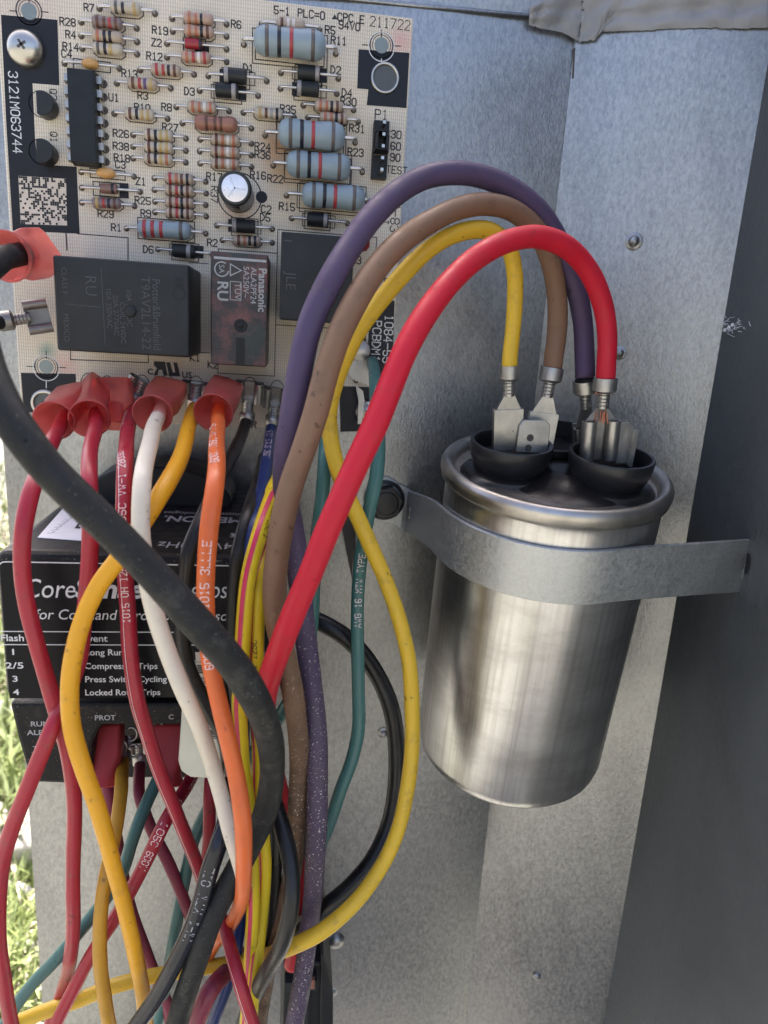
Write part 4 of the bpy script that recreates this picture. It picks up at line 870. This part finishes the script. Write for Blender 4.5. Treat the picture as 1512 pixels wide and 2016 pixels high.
# ------------------------------------------------------------------ contactor at the bottom edge
c0x, c1x = P(556, 1950, -40).x, P(640, 1950, -40).x; cz = P(600, 1897, -40).z; cb = P(600, 2200, -40).z
ct = tag(empty('contactor', V(((c0x + c1x) / 2, -40, cb))), 'black plastic contactor just showing behind the wires at the bottom edge', 'contactor')
g = G(); g.add(*boxa(c0x, c1x, -40, -2, cb, cz)); bev(g.build('housing', M['black'], ct, loc=ORG[ct]), .8, 3)
g = G(); g.add(*prism([P(x, y, -42) for x, y in ((632, 1878), (637, 1884), (656, 1960), (657, 2150), (634, 2150), (630, 1990))], V((0, 30, 0)))); bev(g.build('side_cheek', M['black'], ct, loc=ORG[ct]), .6)
g = G(); g.add(*boxa(c0x + .5, c1x - 2.5, -43, -39.9, cz - 5.5, cz - 2.6)); g.build('arc_cover', M['relayblack'], ct, loc=ORG[ct])
g = G(); g.add(*boxa(c1x - 5, c1x - 4.2, -41.5, -39.9, cb, cz - 8)); g.build('rib', M['relayblack'], ct, loc=ORG[ct])
g = G(); g.add(*boxa(c0x + 3, c0x + 8, -44, -42.9, cz - 4, cz - 1.2)); g.build('contact_plate', M['brownres'], ct, loc=ORG[ct])

# ------------------------------------------------------------------ wires
def wire(name, label, cat_, mat, r, pts, group='wires in the harness', n=14, step=1.1):
    pp = [P(x, y, Y) for x, y, Y in pts]; path = cat(pp, step); fr = frames(path)
    rnd = random.Random(len(label) * 7 + len(pts)); ph = [rnd.uniform(0, 6) for _ in range(8)]
    for i, p in enumerate(path):               # wires are never perfectly even: slight waves and set bends
        e = min(1, i / 12, (len(path) - 1 - i) / 12)
        path[i] = p + fr[i][2] * e * (.13 * math.sin(i * .13 + ph[3]) + .04 * math.sin(i * .33 + ph[4])) + fr[i][1] * e * .12 * math.sin(i * .23 + ph[6])
    fr = frames(path)
    rr = lambda i: r * (1 + .018 * math.sin(i * .13 + ph[0]) + .012 * math.sin(i * .41 + ph[1]))
    g = G(); g.add(*tube(path, rr, n, True, fr)); o = mesh(name, g.v, g.f, mat, None, True, loc=pp[0]); tag(o, label, cat_, group)
    o_ = dict(o=o, path=path, fr=fr, r=r); return o_
def wtext(w, s, start, h, mat, phi=0.0, flip=False, wgt=.12, gapf=1.7, reps=1):       # stroke print wrapped on the wire
    pl = w['path']; fr = w['fr']; r = w['r']; acc = [0]
    for a, b in zip(pl, pl[1:]): acc.append(acc[-1] + (b - a).length)
    def at(u, v):
        u = max(0, min(acc[-1] - .01, u)); lo, hi = 0, len(acc) - 1
        while hi - lo > 1:
            mid_ = (lo + hi) // 2
            if acc[mid_] <= u: lo = mid_
            else: hi = mid_
        f = (u - acc[lo]) / max(1e-6, acc[hi] - acc[lo]); p = pl[lo].lerp(pl[hi], f); t, nx_, b = (fr[lo][k].lerp(fr[hi][k], f) for k in range(3))
        a = phi - v / r; d = nx_ * math.cos(a) + b * math.sin(a); return p + d * (r * 1.035 + .03), d
    pls, wd_ = strokes(s, h, gapf); g = G()
    for q in range(reps):
        for p in pls:
            pts = [at(start + (-(u) if flip else u) + wd_ / 2 + q * (wd_ + 4), (-v if flip else v)) for u, v in p]
            if len(pts) > 1:
                ribbon(g, [a for a, _ in pts], h * wgt, sum((d for _, d in pts), V((0, 0, 0))).normalized())
    g.build('printed_lettering', mat, w['o'])
def wstripe(w, a0, a1, mat, lift=.03):
    pl, fr, r = w['path'], w['fr'], w['r']; vs = []; m_ = 5
    for p, (t, n_, b) in zip(pl, fr):
        for k in range(m_): a = a0 + (a1 - a0) * k / (m_ - 1); vs.append(p + (n_ * math.cos(a) + b * math.sin(a)) * (r * 1.035 + lift))
    fs = [(i * m_ + k, i * m_ + k + 1, (i + 1) * m_ + k + 1, (i + 1) * m_ + k) for i in range(len(pl) - 1) for k in range(m_ - 1)]
    mesh('stripe', vs, fs, mat, w['o'], True)
def insul(w, B, Mo, label=None, **k):
    if 'wd' in k: k['w'] = k.pop('wd')
    b, m_ = P(*B), P(*Mo); g = G(); flag(g, b, m_, NF, **k); o = g.build('terminal_insulator', M['redflag'] if B[1] < 1000 else M['maroonflag'], w['o'], auto=45)
    return o
def crimp(w, R0, R1, wr=1.5, nrm=NF, wdt=6.2, rl=7.6, rr=1.05):
    g = G(); spade(g, P(*R0), P(*R1), wr, nrm, wdt, rl, 0, rr); return g.build('spade_terminal', M['tin'], w['o'], auto=40)
HG = 'wires hanging from the terminals along the board edge'
rA = wire('red_wire', 'dark red wire farthest left, hanging from the leftmost red boot past the module edge', 'wire', W['red'], 1.42, [(128, 815, -30), (116, 842, -40), (98, 880, -52), (76, 930, -62), (60, 970, -67), (47, 1040, -70), (46, 1115, -70), (56, 1197, -70), (74, 1275, -70), (95, 1350, -69), (113, 1412, -69), (133, 1480, -68), (146, 1560, -66), (146, 1680, -64), (143, 1780, -63), (141, 1860, -60), (126, 1945, -52), (100, 2012, -50), (80, 2060, -50)], HG)
insul(rA, (150, 775, -22), (106, 828, -41)); 
rB = wire('red_wire', 'dark red wire from the second red boot, crossing behind the golden wire then sweeping left', 'wire', W['red'], 1.42, [(190, 810, -28), (185, 850, -46), (178, 900, -58), (177, 960, -65), (179, 1040, -67), (176, 1108, -67), (166, 1200, -66.5), (155, 1300, -66), (128, 1375, -68), (105, 1428, -72), (83, 1485, -73), (54, 1558, -73), (26, 1624, -72), (6, 1690, -71), (-4, 1770, -70), (-2, 1850, -69), (8, 1925, -67), (22, 2008, -65), (30, 2060, -64)], HG)
insul(rB, (178, 765, -21), (176, 824, -40)); 
g = G(); flag(g, P(226, 752, -22), P(226, 838, -26), NF, w=8.2, h=7, rm=3.8); g.build('terminal_insulator', M['redflag'], rB['o'], auto=45)
rC = wire('red_wire', 'red printed wire beside the white wire, running straight down then slanting right', 'wire', W['red'], 1.42, [(262, 792, -20), (258, 820, -30), (250, 860, -45), (246, 920, -62), (246, 1000, -67), (246, 1115, -67), (250, 1200, -67), (256, 1290, -67), (270, 1380, -67), (290, 1443, -65), (317, 1523, -63), (349, 1602, -61), (384, 1697, -57), (412, 1765, -56), (440, 1815, -60), (455, 1870, -66), (473, 1935, -71), (497, 2012, -72), (512, 2060, -72)], HG)
crimp(rC, (283, 748, -22), (262, 792, -21)); wtext(rC, 'TEW 105C 600V', 10, 1.15, M['paleink'], .1, True); wtext(rC, '1015 OH 125V 600V 105C VW-1 28032', 40, 1.15, M['paleink'], 0, True); wstripe(rC, -.20 + .55, -.13 + .55, M['paleink'], .02)
wh = wire('white_wire', 'ivory white wire curving down from a red boot behind the black cable', 'wire', W['white'], 1.48, [(322, 795, -26), (314, 815, -36), (300, 850, -52), (288, 900, -66), (281, 960, -74), (279, 1050, -77), (293, 1150, -77), (308, 1219, -77), (332, 1293, -77), (360, 1360, -77), (388, 1420, -76), (416, 1500, -74), (438, 1570, -74), (456, 1640, -75.5), (469, 1685, -76), (478, 1720, -75.5), (481, 1742, -74.5)], HG)
insul(wh, (335, 765, -22), (300, 815, -40))
go = wire('golden_wire', 'thick golden yellow wire bowing left in front of the module', 'wire', W['gold'], 1.55, [(384, 800, -20), (376, 820, -30), (367, 867, -50), (346, 920, -62), (318, 968, -69), (275, 1035, -73), (232, 1100, -74), (196, 1152, -74), (165, 1219, -74), (146, 1290, -74), (139, 1360, -74), (143, 1440, -74), (163, 1516, -74), (189, 1583, -73), (209, 1650, -72), (226, 1713, -71), (240, 1760, -70), (254, 1820, -69), (268, 1885, -67), (280, 1960, -62), (290, 2030, -58)], HG)
crimp(go, (386, 752, -22), (384, 800, -20), 1.55)
orr = wire('orange_wire', 'orange printed wire from a red boot dropping past the barcode tag', 'wire', W['orange'], 1.5, [(433, 795, -26), (430, 820, -38), (426, 880, -60), (423, 960, -74), (412, 1053, -77), (406, 1145, -78), (407, 1215, -78), (414, 1310, -78), (431, 1390, -79), (447, 1451, -80), (464, 1522, -80), (477, 1607, -82), (482, 1690, -80.5), (479, 1751, -76), (465, 1797, -64), (446, 1830, -58), (425, 1855, -55), (405, 1890, -52)], HG)
insul(orr, (446, 765, -22), (420, 812, -40)); wtext(orr, '600V 105C VW-1 TEW', 24, 1.35, M['paleink'], 0, True); wtext(orr, '600V 105C 1015 3LLLE', 58, 1.3, M['paleink'], 0, True)
bk = wire('black_wire', 'thin black wire from a bare spade terminal slanting left behind the orange wire', 'wire', W['black'], 1.4, [(485, 830, -20), (476, 858, -28), (458, 892, -40), (432, 945, -54), (398, 1025, -66), (374, 1085, -69), (364, 1150, -69), (358, 1230, -69), (365, 1300, -69), (384, 1350, -69), (412, 1400, -69), (440, 1450, -66), (455, 1520, -60)], HG)
crimp(bk, (492, 752, -22), (486, 830, -19), 1.4)
bk2 = wire('black_wire', 'black wire just left of the striped yellow pair in front of the module', 'wire', W['black'], 1.4, [(520, 900, -26), (505, 960, -45), (488, 1020, -62), (472, 1085, -66), (463, 1150, -66), (459, 1230, -66), (460, 1320, -66), (470, 1420, -62), (480, 1500, -56)], HG)
bl = wire('blue_wire', 'dark blue printed wire beside the purple wire under the board', 'wire', W['blue'], 1.4, [(535, 838, -16), (532, 860, -22), (523, 920, -40), (512, 990, -55), (501, 1040, -64), (493, 1080, -66), (486, 1150, -65.5), (480, 1250, -65), (478, 1400, -58), (482, 1550, -50), (484, 1700, -47), (476, 1800, -50), (466, 1865, -54), (446, 1945, -56), (426, 1998, -56), (405, 2060, -56)], HG)
crimp(bl, (545, 765, -20), (536, 836, -16), 1.4); wtext(bl, '105C STYLE 1015', 6, 1.3, M['paleink'], .1, True)
PG = 'yellow wires with a magenta stripe'
ya = wire('striped_yellow_wire', 'left wire of the lemon yellow pair with a magenta stripe', 'wire', W['lemon'], 1.42, [(556, 900, -22), (547, 945, -45), (532, 985, -60), (510, 1055, -70), (492, 1130, -72), (481, 1230, -73), (474, 1330, -72), (470, 1400, -67), (478, 1500, -65), (490, 1580, -64), (496, 1660, -64), (498, 1750, -64), (494, 1850, -64), (489, 1950, -63), (484, 2020, -62), (480, 2060, -62)], PG)
wstripe(ya, .05, .62, W['stripe'])
yb = wire('striped_yellow_wire', 'right wire of the lemon yellow pair, printed with black letters and striped lower down', 'wire', W['lemon'], 1.42, [(575, 960, -30), (552, 1020, -52), (528, 1075, -62), (512, 1150, -70), (507, 1235, -71), (504, 1330, -69), (503, 1400, -63), (508, 1480, -61), (510, 1560, -61), (518, 1640, -61), (523, 1700, -61), (520, 1760, -61), (512, 1830, -62), (503, 1900, -65), (496, 1980, -67), (490, 2050, -67)], PG)
wstripe(yb, .45, .80, W['stripe']); wtext(yb, 'TEW 105C 1000V XLPE -1 125C', 52, 1.2, M['maskblack'], .35, True); wtext(ya, '125C 1000V XLPE -1 105C', 30, 1.0, M['maskblack'], -.75, True)
yb['o'].data.materials[0] = W['lemon']
CG = 'thick wires arching over to the capacitor'
pu = wire('purple_wire', 'thick purple wire making the tallest arch to the capacitor, speckled lower down', 'wire', W['purple'], 2.12, [(1152, 745, -44), (1151, 700, -43), (1148, 640, -42), (1136, 570, -42), (1108, 490, -43), (1062, 418, -45), (1000, 369, -47), (945, 348, -49), (894, 342, -51), (840, 349, -53), (785, 376, -57), (732, 425, -62), (685, 490, -66), (643, 565, -70), (612, 640, -72), (594, 720, -73), (579, 800, -73), (566, 880, -72), (560, 950, -68), (566, 1000, -63), (578, 1060, -61), (590, 1140, -61), (601, 1240, -62), (612, 1320, -63), (620, 1400, -64), (624, 1480, -65), (624, 1560, -65), (622, 1660, -64), (618, 1750, -62), (606, 1850, -60), (594, 1925, -60), (580, 2015, -60), (574, 2060, -60)], CG)
br = wire('brown_wire', 'thick brown wire forming the second arch to the capacitor', 'wire', W['brown'], 2.05, [(1087, 732, -43), (1090, 705, -43), (1096, 660, -42), (1098, 600, -42), (1088, 530, -43), (1060, 462, -45), (1010, 416, -48), (960, 402, -51), (905, 409, -55), (845, 436, -59), (795, 470, -63), (748, 520, -67), (706, 585, -71), (671, 655, -74), (645, 730, -76), (622, 811, -77), (598, 880, -77), (575, 945, -77), (559, 1010, -77), (546, 1083, -76), (541, 1160, -75), (550, 1240, -73), (566, 1310, -71), (580, 1387, -69), (587, 1460, -66), (588, 1540, -63), (584, 1640, -60), (576, 1720, -58), (556, 1790, -57), (535, 1860, -55), (518, 1953, -54), (505, 2050, -54)], CG)
yc = wire('yellow_wire', 'yellow wire from the capacitor running down, looping right and back across the bottom', 'wire', W['yellow'], 1.62, [(1003, 730, -46), (1004, 705, -46), (1009, 660, -45), (1014, 600, -45), (1014, 540, -46), (1002, 490, -48), (972, 460, -50), (935, 454, -52), (890, 464, -54), (842, 492, -56), (795, 538, -57), (750, 590, -57), (705, 650, -56), (674, 715, -53), (658, 764, -51), (649, 811, -50), (651, 856, -50), (660, 903, -51), (675, 950, -52), (704, 1016, -54), (732, 1083, -55), (762, 1153, -56), (788, 1229, -57), (806, 1311, -58), (813, 1399, -58), (812, 1470, -58), (803, 1545, -59), (785, 1625, -61), (756, 1695, -63), (714, 1760, -66), (671, 1804, -68), (629, 1836, -69), (586, 1859, -68), (545, 1876, -62), (495, 1888, -56), (440, 1897, -54), (380, 1908, -54), (298, 1923, -54), (215, 1945, -54), (159, 1967, -53), (99, 1988, -53), (40, 2011, -53), (-10, 2035, -53)], CG)
rd = wire('red_wire', 'thick bright red wire arching lowest to the capacitor and diving under the black cable', 'wire', W['redb'], 2.0, [(1192, 752, -50), (1194, 715, -50), (1196, 670, -50), (1190, 610, -50), (1165, 542, -52), (1118, 490, -55), (1060, 468, -58), (1000, 476, -62), (938, 508, -66), (880, 560, -70), (832, 625, -74), (795, 695, -77), (767, 765, -79), (738, 840, -81), (706, 910, -82), (672, 985, -83), (640, 1055, -83), (610, 1130, -83), (578, 1205, -82), (550, 1275, -80), (528, 1345, -75), (524, 1420, -64), (540, 1520, -54), (562, 1600, -50), (580, 1665, -49), (588, 1730, -50), (591, 1790, -50), (585, 1850, -48), (575, 1900, -46)], CG)
crimp(yc, (998, 884, -44.5), (1003, 724, -46), 1.62, V((0, 1, .1)), 6.2, 9.6)
g = G(); c = P(998, 842, -45.6)
n_ = 14; ribbon(g, [c + V((1.5 * math.cos(R_(t)), -.02, 1.9 * math.sin(R_(t)))) for t in range(-20, 205, 15)], .28, NF); g.build('latch_outline', M['hole'], yc['o'])
crimp(br, (1058, 880, -42.5), (1087, 728, -43), 2.05, V((.1, 1, 0)), 6.2, 7.5)
crimp(pu, (1160, 900, -41), (1151, 752, -44), 2.12, NF, 6.2, 7.5)
t = crimp(rd, (1176, 905, -48.5), (1192, 748, -50), 2.0, NF, 7.8, 9.2, 1.5)
g = G(); rnd = random.Random(3); a0 = P(1190, 771, -50.6); ax = (P(1192, 748, -50) - P(1176, 905, -48.5)).normalized()
for base in (P(1188, 764, -50.5), P(1182, 818, -50)):
    for k in range(11):
        o = V((rnd.uniform(-1.3, 1.3), rnd.uniform(-1.3, .4), rnd.uniform(-.3, .3))); g.add(*tube([base + o + ax * .9, base + o * 1.05 - ax * .4, base + o * 1.25 - ax * 1.3], .11, 5))
g.build('copper_strands', M['copper'], rd['o'])
GG = 'green wires'
ga = wire('green_wire', 'teal green wire left of the yellow one, passing behind the brown and purple wires', 'wire', W['green'], 1.45, [(650, 800, -22), (643, 850, -38), (640, 905, -46), (634, 990, -48), (624, 1070, -49), (617, 1150, -49), (612, 1230, -49), (598, 1320, -48), (555, 1405, -46), (500, 1480, -44), (440, 1552, -43), (410, 1590, -43), (382, 1650, -44), (364, 1730, -45), (347, 1829, -46), (332, 1910, -46), (312, 1995, -46), (298, 2060, -46)], GG)
gb = wire('green_wire', 'teal green printed wire from the lug at the board corner, before the black loop', 'wire', W['green'], 1.42, [(733, 712, -16), (738, 735, -25), (741, 790, -38), (744, 860, -46), (741, 930, -49), (723, 1022, -50), (711, 1098, -50), (706, 1174, -50), (704, 1265, -51), (705, 1350, -52), (704, 1437, -53), (691, 1499, -54), (671, 1556, -55), (651, 1616, -55), (630, 1670, -55), (610, 1730, -53)], GG)
wtext(gb, 'TEW', 20, 1.3, M['paleink'], -.2, True); wtext(gb, 'AWG 16 MTW TYPE', 58, 1.3, M['paleink'], 0, True)
g = G(); c = P(708, 690, -14); g.add(*lathe(c, NF, [(2.6, 0), (2.4, 1.4), (1.2, 1.8), (0, 1.9)], 20)); g.add(*plate([(690, 690), (722, 700), (735, 728), (728, 760), (690, 745), (680, 715)], -14, .7)); g.add(*plate([(700, 758), (715, 770), (718, 790), (712, 835), (704, 835), (706, 790)], -15, .8)); g.build('lug', M['tin'], gb['o'], auto=40)
lo = wire('black_wire', 'thick black wire looping out right behind the yellow wire', 'wire', W['black'], 2.0, [(560, 1190, -40), (600, 1212, -42), (640, 1230, -44), (684, 1258, -45), (722, 1297, -45), (753, 1347, -45), (772, 1400, -46), (781, 1470, -47), (779, 1550, -49), (765, 1622, -51), (735, 1690, -54), (690, 1745, -56), (645, 1785, -57), (600, 1820, -55), (560, 1850, -50)], 'black wires')
b1 = wire('black_wire', 'black wire directly right of the yellow pair near the bottom', 'wire', W['black'], 1.5, [(530, 1560, -50), (540, 1620, -55), (543, 1680, -57), (541, 1740, -57), (533, 1800, -57), (520, 1860, -55), (505, 1920, -50)], 'black wires')
b2 = wire('black_wire', 'black wire curling left over the yellow wire beside the purple wire at the bottom', 'wire', W['black'], 1.7, [(528, 1540, -60), (549, 1610, -66), (565, 1670, -70), (573, 1730, -73), (571, 1790, -75), (559, 1845, -75), (533, 1903, -71), (508, 1948, -66), (480, 2010, -60), (468, 2050, -58)], 'black wires')
gl = wire('black_wire', 'glossy black printed wire lying along the left of the big cable at the bottom', 'wire', W['gloss'], 1.75, [(452, 1540, -58), (448, 1600, -66), (432, 1655, -70), (414, 1710, -71), (398, 1770, -72), (372, 1843, -72), (344, 1900, -72), (310, 1958, -71), (275, 2010, -70), (245, 2055, -70)], 'black wires')
wtext(gl, 'VW-1 MTW OIL', 18, 1.6, M['dimink'], .1, True)
rD = wire('red_wire', 'red printed wire slanting down left from the module to the bottom corner', 'wire', W['red'], 1.42, [(400, 1470, -36), (384, 1515, -41), (362, 1556, -48), (340, 1592, -54), (321, 1628, -57), (288, 1698, -58), (260, 1750, -59), (223, 1812, -60), (180, 1878, -60), (146, 1942, -60), (116, 2004, -60), (92, 2055, -60)], 'wires below the module')
wtext(rD, '86321 T CSA 105C 600V', 8, 1.4, M['paleink'], .1, False)
oc = wire('ochre_wire', 'dull ochre yellow wire from a bare terminal in the module bay', 'wire', W['ochre'], 1.42, [(243, 1495, -36), (241, 1520, -44), (237, 1570, -52), (228, 1640, -58), (213, 1705, -62), (203, 1765, -64), (197, 1845, -65), (197, 1911, -65), (205, 1965, -64), (215, 2016, -63), (226, 2060, -62)], 'wires below the module')
crimp(oc, (240, 1452, -34), (243, 1500, -37), 1.42, NF, 5.4, 5)
ma = wire('mauve_wire', 'dull mauve wire from the module bay slanting right behind the red one', 'wire', W['mauve'], 1.35, [(276, 1500, -32), (274, 1530, -38), (275, 1565, -42), (285, 1598, -44), (302, 1640, -45), (330, 1692, -46), (352, 1745, -46), (372, 1800, -46), (388, 1850, -44)], 'wires below the module')
crimp(ma, (274, 1460, -32), (276, 1500, -32), 1.35, NF, 5.4, 5)
dm = wire('maroon_wire', 'dark maroon wire mostly hidden behind the golden wire at the bottom left', 'wire', W['mauve'], 1.4, [(207, 1520, -42), (216, 1580, -44), (236, 1700, -44), (258, 1790, -45), (284, 1862, -45), (306, 1920, -45), (328, 1975, -46), (342, 2040, -46)], 'wires below the module')
insul(dm, (212, 1425, -38), (206, 1545, -44), wd=7, rm=3.6)
tc = wire('green_wire', 'teal green wire slanting from the module bay to the bottom left corner', 'wire', W['green'], 1.42, [(328, 1500, -40), (310, 1535, -44), (286, 1586, -48), (263, 1650, -51), (245, 1708, -52), (215, 1760, -53), (175, 1812, -54), (118, 1878, -55), (68, 1931, -55), (33, 1978, -55), (5, 2025, -55)], GG)
insul(tc, (336, 1425, -36), (330, 1545, -42), wd=7, rm=3.6)
rE = wire('red_wire', 'short red length glimpsed between the white wire and the glossy black wire', 'wire', W['red'], 1.45, [(420, 1500, -40), (414, 1555, -46), (412, 1610, -48), (408, 1680, -49), (398, 1740, -49), (400, 1800, -48)], 'wires below the module')
mg = wire('magenta_wire', 'dark magenta wire bending out under the big cable at the bottom edge', 'wire', W['mauve'], 2.0, [(478, 1880, -48), (446, 1915, -56), (418, 1945, -61), (398, 1985, -62), (382, 2030, -62), (374, 2070, -62)], 'wires below the module')
cbl = wire('black_cable', 'thick black rubber cable sweeping diagonally across all the other wires', 'cable', W['cable'], 2.32, [(-50, 600, -84), (-40, 680, -90), (-22, 745, -93), (10, 810, -95), (52, 868, -96), (100, 925, -96), (150, 975, -96), (205, 1029, -96), (268, 1093, -96), (338, 1168, -96), (407, 1247, -95), (456, 1306, -93), (500, 1375, -90), (526, 1435, -84), (538, 1495, -78), (533, 1555, -74), (518, 1610, -71), (493, 1660, -70), (465, 1712, -70), (438, 1762, -71), (414, 1815, -72), (392, 1880, -72), (370, 1945, -71), (350, 2012, -70), (336, 2065, -70)], 'black wires', 18)
# left-edge connectors
lt = wire('grey_wire', 'grey wire end crimped in a bare terminal at the left edge of the board', 'wire', W['cable'], 1.6, [(-45, 640, -26), (-10, 636, -24), (8, 632, -22)], 'wires leaving the board on the left')
g = G(); spade(g, P(98, 620, -19), P(2, 633, -22), 1.7, NF, 7.2, 7); g.build('spade_terminal', M['dulltin'], lt['o'], auto=40)
lt2 = wire('grey_wire', 'dark wire entering the red boot at the left edge of the board', 'wire', W['cable'], 2.3, [(-60, 560, -52), (-20, 530, -44), (8, 508, -37), (40, 500, -30)], 'wires leaving the board on the left')
insul(lt2, (88, 498, -20), (14, 505, -33), wd=9.4, h=6.5, rm=5.0)

# ------------------------------------------------------------------ ground outside: lawn, stones, slab
GZ = -305.0
def GH(px, py, z=GZ): return hit(px, py, V((0, 0, z)), V((0, 0, 1)))
def groundmat():
    mt, nt, bs = nodes('lawn_soil'); v = mapped(nt)
    c = mixc(nt, ramp(nt, noise(nt, v, 9, 6, .65), [(.42, (0,) * 3), (.6, (1,) * 3)]), (.19, .185, .17), (.135, .148, .10)); c = mixc(nt, ramp(nt, noise(nt, v, 70, 5, .7), [(.45, (0,) * 3), (.62, (.7,) * 3)]), c, (.30, .28, .25))
    nt.links.new(c, bs.inputs['Base Color']); bs.inputs['Roughness'].default_value = .9; bump(nt, bs, noise(nt, v, 60, 6, .7), .6, .01); return mt
g = G(); S_ = 60000.0
g.add([(-S_, -S_, GZ), (S_, -S_, GZ), (S_, S_, GZ), (-S_, S_, GZ)], [(0, 1, 2, 3)]); tag(mesh('ground', g.v, g.f, groundmat()), kind='structure')
rnd = random.Random(9)
M['stone'] = plain('pale_stone', (.44, .42, .40), .8, var=.3, sc=60, bmp=.5); M['slab'] = plain('weathered_slab', (.42, .38, .31), .8, var=.25, sc=40, bmp=.4)
def stone(px, py, r, label):
    c = GH(px, py) ; g = G(); n, m_ = 14, 9; ph = [rnd.uniform(0, 6) for _ in range(6)]; sx, sy, sz = rnd.uniform(.9, 1.3), rnd.uniform(.8, 1.1), rnd.uniform(.55, .8)
    pr = []
    vs, fs = lathe(V((0, 0, 0)), V((0, 0, 1)), [(0, -1)] + [(math.sin(math.pi * i / m_), -math.cos(math.pi * i / m_)) for i in range(1, m_)] + [(0, 1)], n)
    vs = [c + V((0, 0, r * sz * .6)) + V((p.x * sx, p.y * sy, p.z * sz)) * r * (1 + .13 * math.sin(p.x * 3 + ph[0]) + .12 * math.sin(p.y * 4 + ph[1]) + .1 * math.sin(p.z * 5 + p.x * 2 + ph[2])) for p in vs]
    o = mesh('stone', vs, fs, M['stone'], None, True, loc=c); tag(o, label, 'stone', 'stones on the lawn')
for a in ((24, 1775, 11, 'pale stone just below the slab at the left edge'), (10, 1475, 15, 'pale stone in the grass above the slab at the left edge'), (38, 1520, 12, 'smaller stone nearer the cabinet edge above the slab'), (52, 1890, 9, 'stone close to the cabinet edge low in the frame'), (14, 1900, 8, 'flat stone at the frame edge low down'), (-10, 1600, 14, 'stone half cut off by the frame beside the slab'), (30, 1430, 18, 'grey stone farthest up in the grass'), (48, 1985, 8, 'stone lowest in the bottom left corner')): stone(*a)
c = GH(34, 1690); g = G(); g.add(*box(c + V((-10, 0, 14)), V((34, 5, 0)), V((-4, 22, 0)), V((0, 0, 9)))); s = mesh('concrete_slab', g.v, g.f, M['slab'], None, loc=c); bev(s, 2.5, 3); tag(s, 'weathered beige slab edge lying in the grass', 'slab')
M['grass'] = plain('grass_blade', (.21, .25, .085), .5, var=.5, sc=15, bmp=0); M['straw'] = plain('dry_straw', (.45, .39, .26), .6, var=.3, sc=20, bmp=0)
g = G(); cen = [GH(20, y) for y in range(860, 2016, 24)]
for k in range(9000):
    if k < 5200: b = GH(rnd.uniform(-60, 75), 850 + (2030 - 850) * rnd.random() ** .55) + V((rnd.gauss(0, 6), rnd.gauss(0, 8), 0))
    else: b = V((rnd.uniform(-900, 500), rnd.uniform(60, 2600), GZ))
    b.z = GZ
    near = (b - CAM).length
    if b.y < 6 and b.x > xl: continue
    h = rnd.uniform(8, 26) * (1 if near < 500 else 1.8); a = rnd.uniform(0, 6.283); d = V((math.cos(a), math.sin(a), 0)); w = d.cross(V((0, 0, 1))) * rnd.uniform(.5, 1.1) * (1 if near < 500 else 2)
    lean = rnd.uniform(.2, 1.1); dry = 1 if rnd.random() < .5 else 0
    if dry: lean *= 2.2; h *= .6
    m1, m2 = b + d * h * lean * .35 + V((0, 0, h * .6)), b + d * h * lean + V((0, 0, h * (1 if not dry else .5)))
    g.add([b - w, b + w, m1 + w * .8, m1 - w * .8, m2], [(0, 1, 2, 3), (3, 2, 4)], dry)
o = mesh('grass', g.v, g.f, [M['grass'], M['straw']], None, False, g.m); tag(o, 'sunlit grass and straw', None, kind='stuff')
